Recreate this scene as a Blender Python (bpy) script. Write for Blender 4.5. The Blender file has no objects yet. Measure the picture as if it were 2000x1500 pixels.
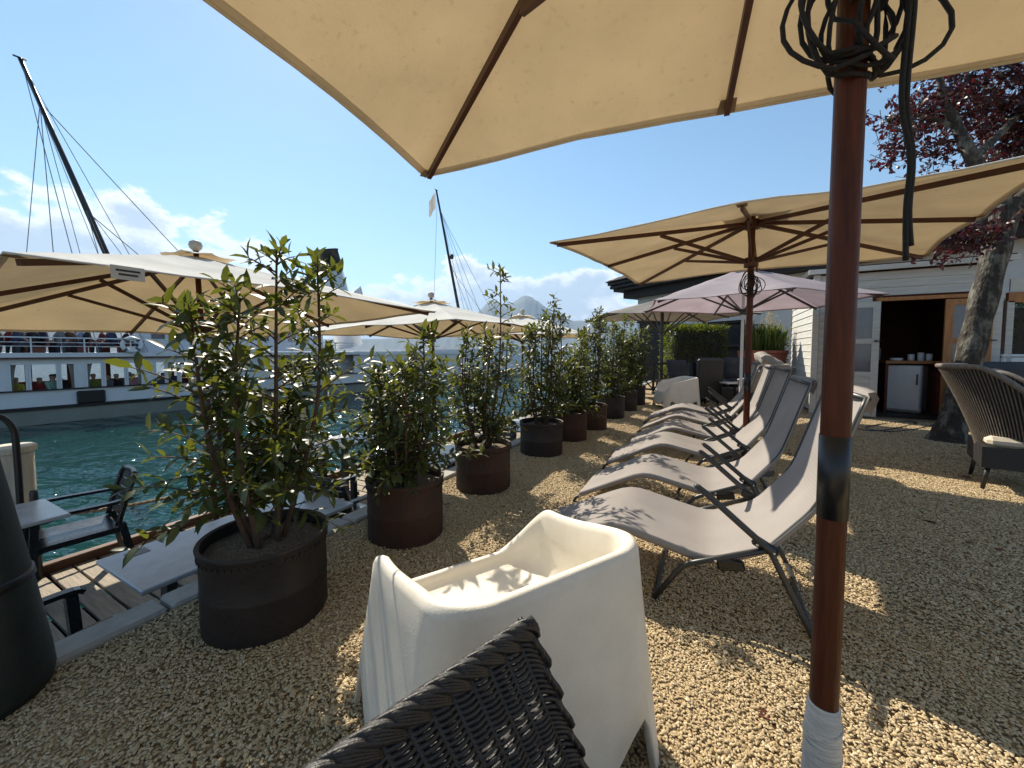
import bpy, bmesh, math, random
import numpy as np
from mathutils import Vector, Matrix, Euler
random.seed(7); RNG = np.random.default_rng(7)
PI = math.pi; R = math.radians
SC = bpy.context.scene; COL = SC.collection

# ------------------------------------------------------------------ camera, sky, sun, exposure
EYE = 1.2; YAW = R(28); FPX = 752.0; PITCH = R(2.9); HOR = 685.0
PPY = HOR + FPX * math.tan(PITCH)
cam = bpy.data.cameras.new('camera'); camo = bpy.data.objects.new('camera', cam); COL.objects.link(camo)
camo.location = (0, 0, EYE); camo.rotation_euler = (PI/2 - PITCH, 0, YAW)
cam.sensor_width = 36; cam.lens = 36 * FPX / 2000; cam.shift_y = (PPY - 750) / 2000
cam.clip_start = 0.05; cam.clip_end = 60000
SC.camera = camo
SC.render.resolution_x = 1024; SC.render.resolution_y = 768

SUN_TO = Vector((-0.92, 0.60, 1.0)).normalized()          # direction towards the sun
SUN_EL = math.asin(SUN_TO.z); SUN_AZ = math.atan2(SUN_TO.x, SUN_TO.y)
world = bpy.data.worlds.new('World'); SC.world = world; world.use_nodes = True
wn = world.node_tree; wn.nodes.clear()
def wnode(t, **k):
    n = wn.nodes.new(t)
    for a, b in k.items(): setattr(n, a, b)
    return n
def wl(a, b): wn.links.new(a, b)
sky = wnode('ShaderNodeTexSky', sky_type='NISHITA', sun_disc=False)
sky.sun_elevation = SUN_EL; sky.sun_rotation = SUN_AZ
sky.air_density = 1.0; sky.dust_density = 0.15; sky.ozone_density = 2.6; sky.altitude = 400
bg1 = wnode('ShaderNodeBackground'); bg1.inputs[1].default_value = 0.097
hs = wnode('ShaderNodeHueSaturation'); hs.inputs['Saturation'].default_value = 1.05; hs.inputs['Hue'].default_value = 0.488
wl(sky.outputs[0], hs.inputs['Color']); wl(hs.outputs[0], bg1.inputs[0])
# cumulus band, the same all round the horizon
tc = wnode('ShaderNodeTexCoord')
mp = wnode('ShaderNodeMapping'); mp.inputs['Scale'].default_value = (1, 1, 1.7); mp.inputs['Location'].default_value = (3.1, 0.2, 0.4)
wl(tc.outputs['Generated'], mp.inputs['Vector'])
def wmath(op, a, b=None, c=None, clamp=False):
    n = wnode('ShaderNodeMath', operation=op, use_clamp=clamp)
    for i, v in enumerate((a, b, c)):
        if v is None: continue
        if isinstance(v, (int, float)): n.inputs[i].default_value = v
        else: wl(v, n.inputs[i])
    return n.outputs[0]
def wsmooth(v, lo, hi, a=0.0, b=1.0):
    n = wnode('ShaderNodeMapRange', interpolation_type='SMOOTHSTEP'); wl(v, n.inputs[0])
    n.inputs[1].default_value = lo; n.inputs[2].default_value = hi; n.inputs[3].default_value = a; n.inputs[4].default_value = b
    return n.outputs[0]
def wnoise(scale, detail, rough, vec=None):
    n = wnode('ShaderNodeTexNoise'); n.inputs['Scale'].default_value = scale; n.inputs['Detail'].default_value = detail
    n.inputs['Roughness'].default_value = rough; wl(vec or mp.outputs[0], n.inputs['Vector']); return n.outputs['Fac']
sep = wnode('ShaderNodeSeparateXYZ'); wl(tc.outputs['Generated'], sep.inputs[0]); elev = sep.outputs[2]
big = wnoise(3.2, 2, 0.5); fine = wnoise(9.5, 9, 0.6)
dens = wmath('ADD', wmath('MULTIPLY', big, 0.62), wmath('MULTIPLY', fine, 0.52))
thr = wsmooth(elev, 0.15, 0.40, 0.475, 0.80)              # clouds thin out upwards
dd = wmath('SUBTRACT', dens, thr)
alpha = wsmooth(dd, 0.0, 0.055); alpha = wmath('MULTIPLY', alpha, wsmooth(elev, -0.01, 0.03))
core = wsmooth(dd, 0.035, 0.14)
cc = wnode('ShaderNodeMix', data_type='RGBA'); wl(core, cc.inputs[0])
cc.inputs[6].default_value = (1.0, 1.0, 1.0, 1); cc.inputs[7].default_value = (0.47, 0.55, 0.67, 1)
bg2 = wnode('ShaderNodeBackground'); wl(cc.outputs[2], bg2.inputs[0]); bg2.inputs[1].default_value = 0.76
mx = wnode('ShaderNodeMixShader'); wl(alpha, mx.inputs[0]); wl(bg1.outputs[0], mx.inputs[1]); wl(bg2.outputs[0], mx.inputs[2])
wo = wnode('ShaderNodeOutputWorld'); wl(mx.outputs[0], wo.inputs['Surface'])

sl = bpy.data.lights.new('sun', 'SUN'); sl.energy = 5.0; sl.angle = R(0.53); sl.color = (1.0, 0.91, 0.76)
so = bpy.data.objects.new('sun', sl); COL.objects.link(so); so.location = (-20, 14, 30)
so.rotation_euler = (-SUN_TO).to_track_quat('-Z', 'Y').to_euler()
SC.view_settings.view_transform = 'Standard'; SC.view_settings.look = 'None'
SC.view_settings.exposure = 0.82; SC.view_settings.gamma = 1.0; SC.view_settings.use_curve_mapping = False
SC.cycles.use_denoising = True; SC.cycles.max_bounces = 10; SC.cycles.transparent_max_bounces = 12
SC.cycles.diffuse_bounces = 4; SC.cycles.glossy_bounces = 4; SC.cycles.volume_bounces = 0
SC.cycles.sample_clamp_indirect = 6; SC.cycles.caustics_reflective = False; SC.cycles.caustics_refractive = False

# ------------------------------------------------------------------ pixels of the photograph to places
def ray(px, py):
    x = (px-1000)/FPX; y = -(py-PPY)/FPX
    d = math.cos(PITCH)+y*math.sin(PITCH); u = y*math.cos(PITCH)-math.sin(PITCH)
    return Vector((x*math.cos(YAW)-d*math.sin(YAW), x*math.sin(YAW)+d*math.cos(YAW), u))
def G(px, py, z=0.0):                                       # where the ray meets the level z
    r = ray(px, py); return Vector((0, 0, EYE)) + r*((z-EYE)/r.z)
def CW(x, d, z=0.0):                                        # metres right / ahead of the eye
    return Vector((x*math.cos(YAW)-d*math.sin(YAW), x*math.sin(YAW)+d*math.cos(YAW), z))

# ------------------------------------------------------------------ mesh helpers
def basis(d):
    d = d.normalized(); up = Vector((0, 0, 1)) if abs(d.z) < 0.95 else Vector((1, 0, 0))
    a = d.cross(up).normalized(); return a, d.cross(a).normalized()
class MB:
    def __init__(s): s.v = []; s.f = []; s.m = []
    def add(s, vs, fs, mi=0):
        o = len(s.v); s.v += [tuple(p) for p in vs]; s.f += [tuple(i+o for i in q) for q in fs]; s.m += [mi]*len(fs)
    def box(s, c, size, M=None, mi=0, bev=0.0):
        x, y, z = (q/2 for q in size); c = Vector(c)
        if bev:
            b = min(bev, x*.9, y*.9, z*.9); vs = []; 
            pts = []
            for sx in (-1, 1):
                for sy in (-1, 1):
                    for sz in (-1, 1):
                        pts += [Vector((sx*x, sy*(y-b), sz*(z-b))), Vector((sx*(x-b), sy*y, sz*(z-b))), Vector((sx*(x-b), sy*(y-b), sz*z))]
            bm = bmesh.new()
            for p in pts: bm.verts.new(p)
            bmesh.ops.convex_hull(bm, input=bm.verts)
            bm.verts.index_update()
            vs = [v.co.copy() for v in bm.verts]; fs = [[v.index for v in f.verts] for f in bm.faces]; bm.free()
        else:
            vs = [Vector((i*x, j*y, k*z)) for i in (-1, 1) for j in (-1, 1) for k in (-1, 1)]
            fs = [(0, 1, 3, 2), (4, 6, 7, 5), (0, 4, 5, 1), (2, 3, 7, 6), (0, 2, 6, 4), (1, 5, 7, 3)]
        if M is not None: vs = [M @ p for p in vs]
        s.add([p+c for p in vs], fs, mi); return s
    def bar(s, p, q, w, h, mi=0, up=(0, 0, 1)):             # rectangular bar from p to q
        p = Vector(p); q = Vector(q); d = (q-p).normalized(); u = Vector(up)
        a = d.cross(u)
        if a.length < 1e-3: a = d.cross(Vector((1, 0, 0)))
        a.normalize(); b = a.cross(d).normalized()
        vs = [e+a*(i*w/2)+b*(j*h/2) for e in (p, q) for i, j in ((-1, -1), (1, -1), (1, 1), (-1, 1))]
        s.add(vs, [(0, 3, 2, 1), (4, 5, 6, 7), (0, 1, 5, 4), (1, 2, 6, 5), (2, 3, 7, 6), (3, 0, 4, 7)], mi); return s
    def tube(s, path, r, n=8, mi=0, cap=True, closed=False):
        P = [Vector(p) for p in path]; m = len(P); rr = r if isinstance(r, (list, tuple)) else [r]*m
        vs = []; a = None
        for i, p in enumerate(P):
            if closed: t = P[(i+1) % m]-P[i-1]
            else: t = P[min(i+1, m-1)]-P[max(i-1, 0)]
            t.normalize()
            if a is None: a, b = basis(t)
            else:
                a = (a - t*a.dot(t)); a.normalize(); b = t.cross(a)
            for k in range(n):
                g = 2*PI*k/n; vs.append(p+(a*math.cos(g)+b*math.sin(g))*rr[i])
        fs = []
        for i in range(m if closed else m-1):
            j = (i+1) % m
            for k in range(n): fs.append((i*n+k, i*n+(k+1) % n, j*n+(k+1) % n, j*n+k))
        if cap and not closed: fs += [tuple(range(n))[::-1], tuple((m-1)*n+k for k in range(n))]
        s.add(vs, fs, mi); return s
    def lathe(s, prof, c=(0, 0, 0), n=24, mi=0, M=None, cap=True):
        c = Vector(c); vs = []
        for r, z in prof:
            for k in range(n):
                p = Vector((r*math.cos(2*PI*k/n), r*math.sin(2*PI*k/n), z)); vs.append((M @ p if M else p)+c)
        fs = [(i*n+k, i*n+(k+1) % n, (i+1)*n+(k+1) % n, (i+1)*n+k) for i in range(len(prof)-1) for k in range(n)]
        if cap: fs += [tuple(range(n))[::-1], tuple((len(prof)-1)*n+k for k in range(n))]
        s.add(vs, fs, mi); return s
    def grid(s, pts, mi=0):                                  # rows of points
        h = len(pts); w = len(pts[0]); s.add([p for r in pts for p in r], [(i*w+j, i*w+j+1, (i+1)*w+j+1, (i+1)*w+j) for i in range(h-1) for j in range(w-1)], mi); return s
    def mesh(s, name, mats, smooth=False):
        me = bpy.data.meshes.new(name); me.from_pydata(s.v, [], s.f)
        for m in (mats if isinstance(mats, (list, tuple)) else [mats]): me.materials.append(m)
        if len(set(s.m)) > 1: me.polygons.foreach_set('material_index', s.m)
        if smooth: me.polygons.foreach_set('use_smooth', [True]*len(s.f))
        me.update(); return me
    def build(s, name, mats, parent=None, smooth=False, loc=(0, 0, 0), rot=(0, 0, 0)):
        o = bpy.data.objects.new(name, s.mesh(name, mats, smooth)); COL.objects.link(o)
        o.location = loc; o.rotation_euler = rot
        if parent: o.parent = parent
        return o
def smooth_angle(o, ang=40):
    me = o.data; me.polygons.foreach_set('use_smooth', [True]*len(me.polygons))
    bm = bmesh.new(); bm.from_mesh(me)
    for e in bm.edges:
        if len(e.link_faces) == 2 and e.calc_face_angle(0) > R(ang): e.smooth = False
    bm.to_mesh(me); bm.free(); return o
def tag(o, label, cat, group=None):
    o['label'] = label; o['category'] = cat
    if group: o['group'] = group
    return o
def thing(name, label, cat, loc=(0, 0, 0), rz=0, group=None):
    o = bpy.data.objects.new(name, None); COL.objects.link(o); o.location = loc; o.rotation_euler = (0, 0, rz)
    o.empty_display_size = 0.1
    return tag(o, label, cat, group)
def struct(o): o['kind'] = 'structure'; return o
def dup(root, loc, rz, label, group=None):
    def cp(o, par):
        c = o.copy(); COL.objects.link(c)
        if par: c.parent = par
        for ch in kids.get(o, []): cp(ch, c)
        return c
    kids = {}
    for o in bpy.data.objects:
        if o.parent: kids.setdefault(o.parent, []).append(o)
    r = cp(root, None); r.location = loc; r.rotation_euler = (0, 0, rz); r['label'] = label
    if group: r['group'] = group
    return r
def resample(path, n):
    P = [Vector(p) for p in path]; out = []
    for i in range(n):                                       # Catmull-Rom through the points
        t = i/(n-1)*(len(P)-1); k = min(int(t), len(P)-2); u = t-k
        a = P[max(k-1, 0)]; b = P[k]; c = P[k+1]; d = P[min(k+2, len(P)-1)]
        out.append(0.5*((2*b)+(c-a)*u+(2*a-5*b+4*c-d)*u*u+(3*b-a-3*c+d)*u**3))
    return out

# ------------------------------------------------------------------ materials
def mat(name, col, rough=0.6, metal=0.0, var=0.15, scale=8.0, bump=0.0, bscale=60.0, col2=None, stretch=(1, 1, 1), spec=0.5, detail=4, coat=0.0, coords='Object', bdist=.01, ramp=(.32, .68)):
    m = bpy.data.materials.new(name); m.use_nodes = True; nt = m.node_tree; N = nt.nodes; L = nt.links
    b = N['Principled BSDF']; b.inputs['Roughness'].default_value = rough; b.inputs['Metallic'].default_value = metal
    b.inputs['Specular IOR Level'].default_value = spec
    if coat: b.inputs['Coat Weight'].default_value = coat; b.inputs['Coat Roughness'].default_value = 0.08
    t = N.new('ShaderNodeTexCoord'); mp = N.new('ShaderNodeMapping'); mp.inputs['Scale'].default_value = stretch
    L.new(t.outputs[coords], mp.inputs['Vector'])
    n = N.new('ShaderNodeTexNoise'); n.inputs['Scale'].default_value = scale; n.inputs['Detail'].default_value = detail; n.inputs['Roughness'].default_value = 0.62
    L.new(mp.outputs[0], n.inputs['Vector'])
    cr = N.new('ShaderNodeValToRGB'); cr.color_ramp.elements[0].position = ramp[0]; cr.color_ramp.elements[1].position = ramp[1]
    c2 = col2 if col2 else tuple(min(1, c*(1+var)) for c in col); c1 = col if col2 else tuple(c*(1-var) for c in col)
    cr.color_ramp.elements[0].color = (*c1, 1); cr.color_ramp.elements[1].color = (*c2, 1)
    L.new(n.outputs['Fac'], cr.inputs[0]); L.new(cr.outputs[0], b.inputs['Base Color'])
    mr = N.new('ShaderNodeMapRange'); L.new(n.outputs['Fac'], mr.inputs[0]); mr.inputs[3].default_value = max(0.02, rough-0.1); mr.inputs[4].default_value = min(1, rough+0.1)
    L.new(mr.outputs[0], b.inputs['Roughness'])
    if bump:
        n2 = N.new('ShaderNodeTexNoise'); n2.inputs['Scale'].default_value = bscale; n2.inputs['Detail'].default_value = 4; L.new(mp.outputs[0], n2.inputs['Vector'])
        bp = N.new('ShaderNodeBump'); bp.inputs['Strength'].default_value = bump; bp.inputs['Distance'].default_value = bdist
        L.new(n2.outputs['Fac'], bp.inputs['Height']); L.new(bp.outputs[0], b.inputs['Normal'])
    return m
def cloth(name, refl, trans, mixf=0.5, wscale=900, spots=0.0):
    m = bpy.data.materials.new(name); m.use_nodes = True; nt = m.node_tree; N = nt.nodes; L = nt.links; N.clear()
    t = N.new('ShaderNodeTexCoord')
    n = N.new('ShaderNodeTexNoise'); n.inputs['Scale'].default_value = 2.4; n.inputs['Detail'].default_value = 5; L.new(t.outputs['Object'], n.inputs['Vector'])
    n3 = N.new('ShaderNodeTexNoise'); n3.inputs['Scale'].default_value = 34; n3.inputs['Detail'].default_value = 5; L.new(t.outputs['Object'], n3.inputs['Vector'])
    sp = N.new('ShaderNodeMapRange'); sp.inputs[1].default_value = 0.60; sp.inputs[2].default_value = 0.76; sp.inputs[3].default_value = 1; sp.inputs[4].default_value = 1-spots; L.new(n3.outputs['Fac'], sp.inputs[0])
    mr = N.new('ShaderNodeMapRange'); mr.inputs[1].default_value = 0.3; mr.inputs[2].default_value = 0.7; mr.inputs[3].default_value = 0.84; mr.inputs[4].default_value = 1.06; L.new(n.outputs['Fac'], mr.inputs[0])
    mu = N.new('ShaderNodeMath'); mu.operation = 'MULTIPLY'; L.new(mr.outputs[0], mu.inputs[0]); L.new(sp.outputs[0], mu.inputs[1])
    def tint(c):
        x = N.new('ShaderNodeMix'); x.data_type = 'RGBA'; x.blend_type = 'MULTIPLY'; x.inputs[0].default_value = 1; x.inputs[6].default_value = (*c, 1); L.new(mu.outputs[0], x.inputs[7]); return x.outputs[2]
    w1 = N.new('ShaderNodeTexWave'); w1.inputs['Scale'].default_value = wscale/20; w1.inputs['Distortion'].default_value = 1.5; L.new(t.outputs['Object'], w1.inputs['Vector'])
    bp = N.new('ShaderNodeBump'); bp.inputs['Strength'].default_value = 0.12; bp.inputs['Distance'].default_value = 0.004
    ad = N.new('ShaderNodeMath'); ad.operation = 'ADD'; L.new(w1.outputs['Fac'], ad.inputs[0]); L.new(n3.outputs['Fac'], ad.inputs[1]); L.new(ad.outputs[0], bp.inputs['Height'])
    d = N.new('ShaderNodeBsdfDiffuse'); L.new(tint(refl), d.inputs[0]); L.new(bp.outputs[0], d.inputs['Normal'])
    tr = N.new('ShaderNodeBsdfTranslucent'); L.new(tint(trans), tr.inputs[0])
    x = N.new('ShaderNodeMixShader'); x.inputs[0].default_value = mixf; L.new(d.outputs[0], x.inputs[1]); L.new(tr.outputs[0], x.inputs[2])
    o = N.new('ShaderNodeOutputMaterial'); L.new(x.outputs[0], o.inputs[0]); return m
def leafmat(name, c1, c2, trans, rough=0.32, tw=0.35):
    m = bpy.data.materials.new(name); m.use_nodes = True; nt = m.node_tree; N = nt.nodes; L = nt.links
    b = N['Principled BSDF']; b.inputs['Roughness'].default_value = rough
    g = N.new('ShaderNodeNewGeometry'); t = N.new('ShaderNodeTexCoord')
    n = N.new('ShaderNodeTexNoise'); n.inputs['Scale'].default_value = 5; L.new(t.outputs['Object'], n.inputs['Vector'])
    ad = N.new('ShaderNodeMath'); ad.operation = 'ADD'; L.new(g.outputs['Random Per Island'], ad.inputs[0]); L.new(n.outputs['Fac'], ad.inputs[1])
    hf = N.new('ShaderNodeMath'); hf.operation = 'MULTIPLY'; hf.inputs[1].default_value = 0.5; L.new(ad.outputs[0], hf.inputs[0])
    cr = N.new('ShaderNodeValToRGB'); cr.color_ramp.elements[0].color = (*c1, 1); cr.color_ramp.elements[1].color = (*c2, 1); cr.color_ramp.elements[0].position = 0.25; cr.color_ramp.elements[1].position = 0.85
    L.new(hf.outputs[0], cr.inputs[0]); L.new(cr.outputs[0], b.inputs['Base Color'])
    tr = N.new('ShaderNodeBsdfTranslucent'); tr.inputs[0].default_value = (*trans, 1)
    x = N.new('ShaderNodeMixShader'); x.inputs[0].default_value = tw; L.new(b.outputs[0], x.inputs[1]); L.new(tr.outputs[0], x.inputs[2])
    L.new(x.outputs[0], N['Material Output'].inputs[0]); return m
M = {}
M['canopy'] = cloth('beige_canvas', (0.92, 0.89, 0.81), (0.43, 0.29, 0.14), 0.32, spots=0.17)
M['mauve'] = cloth('mauve_canvas', (0.56, 0.50, 0.52), (0.42, 0.33, 0.36), 0.42)
M['taupe'] = cloth('taupe_canvas', (0.42, 0.38, 0.33), (0.10, 0.09, 0.08), 0.25)
M['sling'] = cloth('sling_fabric', (0.40, 0.365, 0.34), (0.38, 0.33, 0.30), 0.22)
M['wood'] = mat('stained_wood', (0.085, 0.024, 0.010), 0.42, var=0.35, scale=14, stretch=(6, 6, 0.6), bump=0.2, bscale=40, spec=0.2)
M['ribwood'] = mat('rib_wood', (0.075, 0.025, 0.012), 0.5, var=0.3, scale=12, stretch=(1, 1, 1))
M['black'] = mat('black_plastic', (0.012, 0.012, 0.013), 0.36, var=0.2)
M['cord'] = mat('black_cord', (0.010, 0.010, 0.011), 0.75, var=0.3, bump=0.4, bscale=300)
M['white_plastic'] = mat('cream_white_plastic', (0.78, 0.725, 0.615), 0.45, var=0.07, scale=7, bump=0.12, bscale=220, detail=9)
M['rust'] = mat('rusted_steel', (0.020, 0.014, 0.012), 0.72, metal=0.15, scale=4.5, col2=(0.075, 0.032, 0.018), bump=0.5, bscale=45, stretch=(1, 1, 0.6), detail=8)
M['darksteel'] = mat('blackened_steel', (0.016, 0.015, 0.015), 0.6, metal=0.2, scale=5, col2=(0.038, 0.028, 0.024), bump=0.4, bscale=50, detail=8)
M['soil'] = mat('potting_gravel', (0.20, 0.15, 0.10), 0.9, scale=90, var=0.5, bump=1.0, bscale=120)
M['bark'] = mat('young_bark', (0.075, 0.045, 0.028), 0.8, var=0.35, scale=20, bump=0.5)
M['leaf'] = leafmat('laurel_leaf', (0.018, 0.036, 0.009), (0.055, 0.078, 0.016), (0.26, 0.28, 0.03), rough=0.45, tw=0.25)
M['tube'] = mat('grey_painted_tube', (0.055, 0.057, 0.056), 0.38, metal=0.35, var=0.15)
M['deckwood'] = mat('weathered_deck_board', (0.30, 0.25, 0.19), 0.8, var=0.35, scale=5, stretch=(0.6, 8, 8), bump=0.5, bscale=14, detail=8)
M['beam'] = mat('brown_beam', (0.10, 0.045, 0.022), 0.65, var=0.35, scale=5, stretch=(5, 0.6, 5), bump=0.3, bscale=20)
M['kerb'] = mat('concrete_kerb', (0.36, 0.34, 0.30), 0.85, var=0.2, scale=7, bump=0.4, bscale=90, detail=8)
M['wicker'] = mat('dark_wicker_strand', (0.020, 0.019, 0.019), 0.45, var=0.35, scale=30, bump=0.2, bscale=400)
M['tabletop'] = mat('pale_laminate', (0.42, 0.43, 0.44), 0.22, var=0.1, scale=9, bump=0.03, bscale=50, detail=8)
M['darkgreen'] = mat('dark_plastic_chair', (0.013, 0.017, 0.022), 0.26, var=0.2)
M['whitewash'] = mat('whitewashed_pile', (0.58, 0.55, 0.46), 0.85, var=0.25, scale=4, stretch=(4, 4, 0.7), bump=0.6, bscale=25, detail=8)
M['shedwhite'] = mat('white_painted_board', (0.54, 0.53, 0.485), 0.6, var=0.14, scale=4, stretch=(0.5, 0.5, 5), bump=0.2, bscale=30, detail=8)
M['shedred'] = mat('red_brown_board', (0.12, 0.028, 0.016), 0.7, var=0.3, scale=5, stretch=(0.5, 0.5, 5))
M['pine'] = mat('honey_pine', (0.40, 0.17, 0.055), 0.55, var=0.25, scale=6, stretch=(5, 5, 0.6), bump=0.15)
M['glass'] = mat('tinted_pane', (0.13, 0.13, 0.15), 0.1, var=0.15, scale=3, spec=0.8)
M['roof'] = mat('dark_roof', (0.035, 0.024, 0.020), 0.75, var=0.35, scale=6, bump=0.5, bscale=20)
M['plaster'] = mat('pale_plaster', (0.62, 0.61, 0.58), 0.85, var=0.06, scale=3, bump=0.2, bscale=60)
M['darktimber'] = mat('dark_timber', (0.025, 0.02, 0.018), 0.7, var=0.3)
M['terracotta'] = mat('terracotta', (0.30, 0.095, 0.06), 0.8, var=0.2, scale=6, bump=0.2)
M['hedge'] = leafmat('hedge_leaf', (0.018, 0.04, 0.006), (0.07, 0.11, 0.012), (0.25, 0.30, 0.02), rough=0.5)
M['grass'] = leafmat('grass_blade', (0.06, 0.11, 0.02), (0.13, 0.17, 0.04), (0.30, 0.36, 0.06), rough=0.5)
M['plume'] = leafmat('seed_head', (0.35, 0.27, 0.13), (0.5, 0.42, 0.24), (0.5, 0.42, 0.22), rough=0.8)
M['plumleaf'] = leafmat('purple_leaf', (0.020, 0.006, 0.009), (0.065, 0.014, 0.018), (0.13, 0.014, 0.022), rough=0.4, tw=0.3)
M['cushion'] = mat('charcoal_cushion', (0.045, 0.047, 0.055), 0.85, var=0.12, scale=20, bump=0.3, bscale=250)
M['greycushion'] = mat('grey_cushion', (0.30, 0.28, 0.25), 0.85, var=0.12, scale=20, bump=0.3, bscale=250)
M['creamcushion'] = mat('cream_cushion', (0.62, 0.54, 0.42), 0.85, var=0.08, scale=20, bump=0.2, bscale=250)
M['whitemetal'] = mat('white_enamel', (0.72, 0.72, 0.71), 0.35, var=0.05)
M['shipwhite'] = mat('ship_white_paint', (0.70, 0.71, 0.72), 0.4, var=0.06, scale=1.2)
M['shipgreen'] = mat('hull_grey_green', (0.22, 0.24, 0.20), 0.5, var=0.12, scale=1.0)
M['shipblack'] = mat('ship_black_paint', (0.012, 0.012, 0.014), 0.4, var=0.2)
M['mahogany'] = mat('mahogany', (0.10, 0.022, 0.015), 0.5, var=0.3)
M['curtain'] = cloth('curtain', (0.62, 0.60, 0.56), (0.5, 0.47, 0.42), 0.4)
M['steelwire'] = mat('rigging_wire', (0.16, 0.17, 0.18), 0.5, metal=0.3, var=0.1)
M['rope'] = mat('hemp_rope', (0.36, 0.30, 0.22), 0.9, var=0.25, scale=40, bump=0.8, bscale=120)
M['tape'] = mat('cling_film_wrap', (0.62, 0.58, 0.52), 0.3, var=0.2, scale=25, stretch=(0.6, 0.6, 6), bump=0.6, bscale=60)
M['column'] = mat('dark_green_cover', (0.012, 0.020, 0.018), 0.55, var=0.25, scale=9, bump=0.15)
M['bignoak'] = mat('lichen_bark', (0.035, 0.027, 0.020), 0.9, scale=8, col2=(0.21, 0.20, 0.155), bump=1.0, bscale=16, detail=9, stretch=(1, 1, 0.55), bdist=.045, ramp=(.48, .66))

# ------------------------------------------------------------------ ground, lake, quay, mountains
KX = -2.18; DECK = -0.75; LAKE = -1.6; EDGE = -5.15
def gravel_mat():
    m = bpy.data.materials.new('gravel'); m.use_nodes = True; nt = m.node_tree; N = nt.nodes; L = nt.links; b = N['Principled BSDF']
    t = N.new('ShaderNodeTexCoord')
    v = N.new('ShaderNodeTexVoronoi'); v.inputs['Scale'].default_value = 75; L.new(t.outputs['Object'], v.inputs['Vector'])
    sx = N.new('ShaderNodeSeparateColor'); L.new(v.outputs['Color'], sx.inputs[0])
    cr = N.new('ShaderNodeValToRGB'); e = cr.color_ramp.elements
    e[0].position = 0; e[0].color = (0.24, 0.16, 0.08, 1); e[1].position = 1; e[1].color = (0.58, 0.44, 0.25, 1); k = e.new(0.5); k.color = (0.41, 0.30, 0.155, 1)
    L.new(sx.outputs[0], cr.inputs[0])
    n = N.new('ShaderNodeTexNoise'); n.inputs['Scale'].default_value = 1.1; n.inputs['Detail'].default_value = 6; L.new(t.outputs['Object'], n.inputs['Vector'])
    mr = N.new('ShaderNodeMapRange'); mr.inputs[1].default_value = .3; mr.inputs[2].default_value = .7; mr.inputs[3].default_value = .82; mr.inputs[4].default_value = 1.08; L.new(n.outputs['Fac'], mr.inputs[0])
    mu = N.new('ShaderNodeMix'); mu.data_type = 'RGBA'; mu.blend_type = 'MULTIPLY'; mu.inputs[0].default_value = 1; L.new(cr.outputs[0], mu.inputs[6]); L.new(mr.outputs[0], mu.inputs[7])
    L.new(mu.outputs[2], b.inputs['Base Color']); b.inputs['Roughness'].default_value = 0.85
    bp = N.new('ShaderNodeBump'); bp.inputs['Strength'].default_value = 1.0; bp.inputs['Distance'].default_value = 0.012; bp.invert = True
    n2 = N.new('ShaderNodeTexNoise'); n2.inputs['Scale'].default_value = 7; n2.inputs['Detail'].default_value = 3; L.new(t.outputs['Object'], n2.inputs['Vector'])
    ad = N.new('ShaderNodeMath'); ad.operation = 'ADD'; L.new(v.outputs['Distance'], ad.inputs[0]); L.new(n2.outputs['Fac'], ad.inputs[1])
    L.new(ad.outputs[0], bp.inputs['Height']); L.new(bp.outputs[0], b.inputs['Normal']); return m
M['gravel'] = gravel_mat()
def pebble_mat():
    m = bpy.data.materials.new('pebble'); m.use_nodes = True; nt = m.node_tree; N = nt.nodes; L = nt.links; b = N['Principled BSDF']
    oi = N.new('ShaderNodeObjectInfo'); cr = N.new('ShaderNodeValToRGB'); e = cr.color_ramp.elements
    e[0].position = 0; e[0].color = (0.31, 0.22, 0.115, 1); e[1].position = 1; e[1].color = (0.66, 0.55, 0.37, 1)
    k = e.new(0.3); k.color = (0.43, 0.325, 0.18, 1); k = e.new(0.75); k.color = (0.54, 0.41, 0.225, 1)
    L.new(oi.outputs['Random'], cr.inputs[0]); L.new(cr.outputs[0], b.inputs['Base Color']); b.inputs['Roughness'].default_value = 0.7; return m
M['pebble'] = pebble_mat()

g = MB(); g.box((28.9, 12, -0.6), (62.16, 60, 1.2))
struct(g.build('gravel_ground', M['gravel']))
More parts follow.
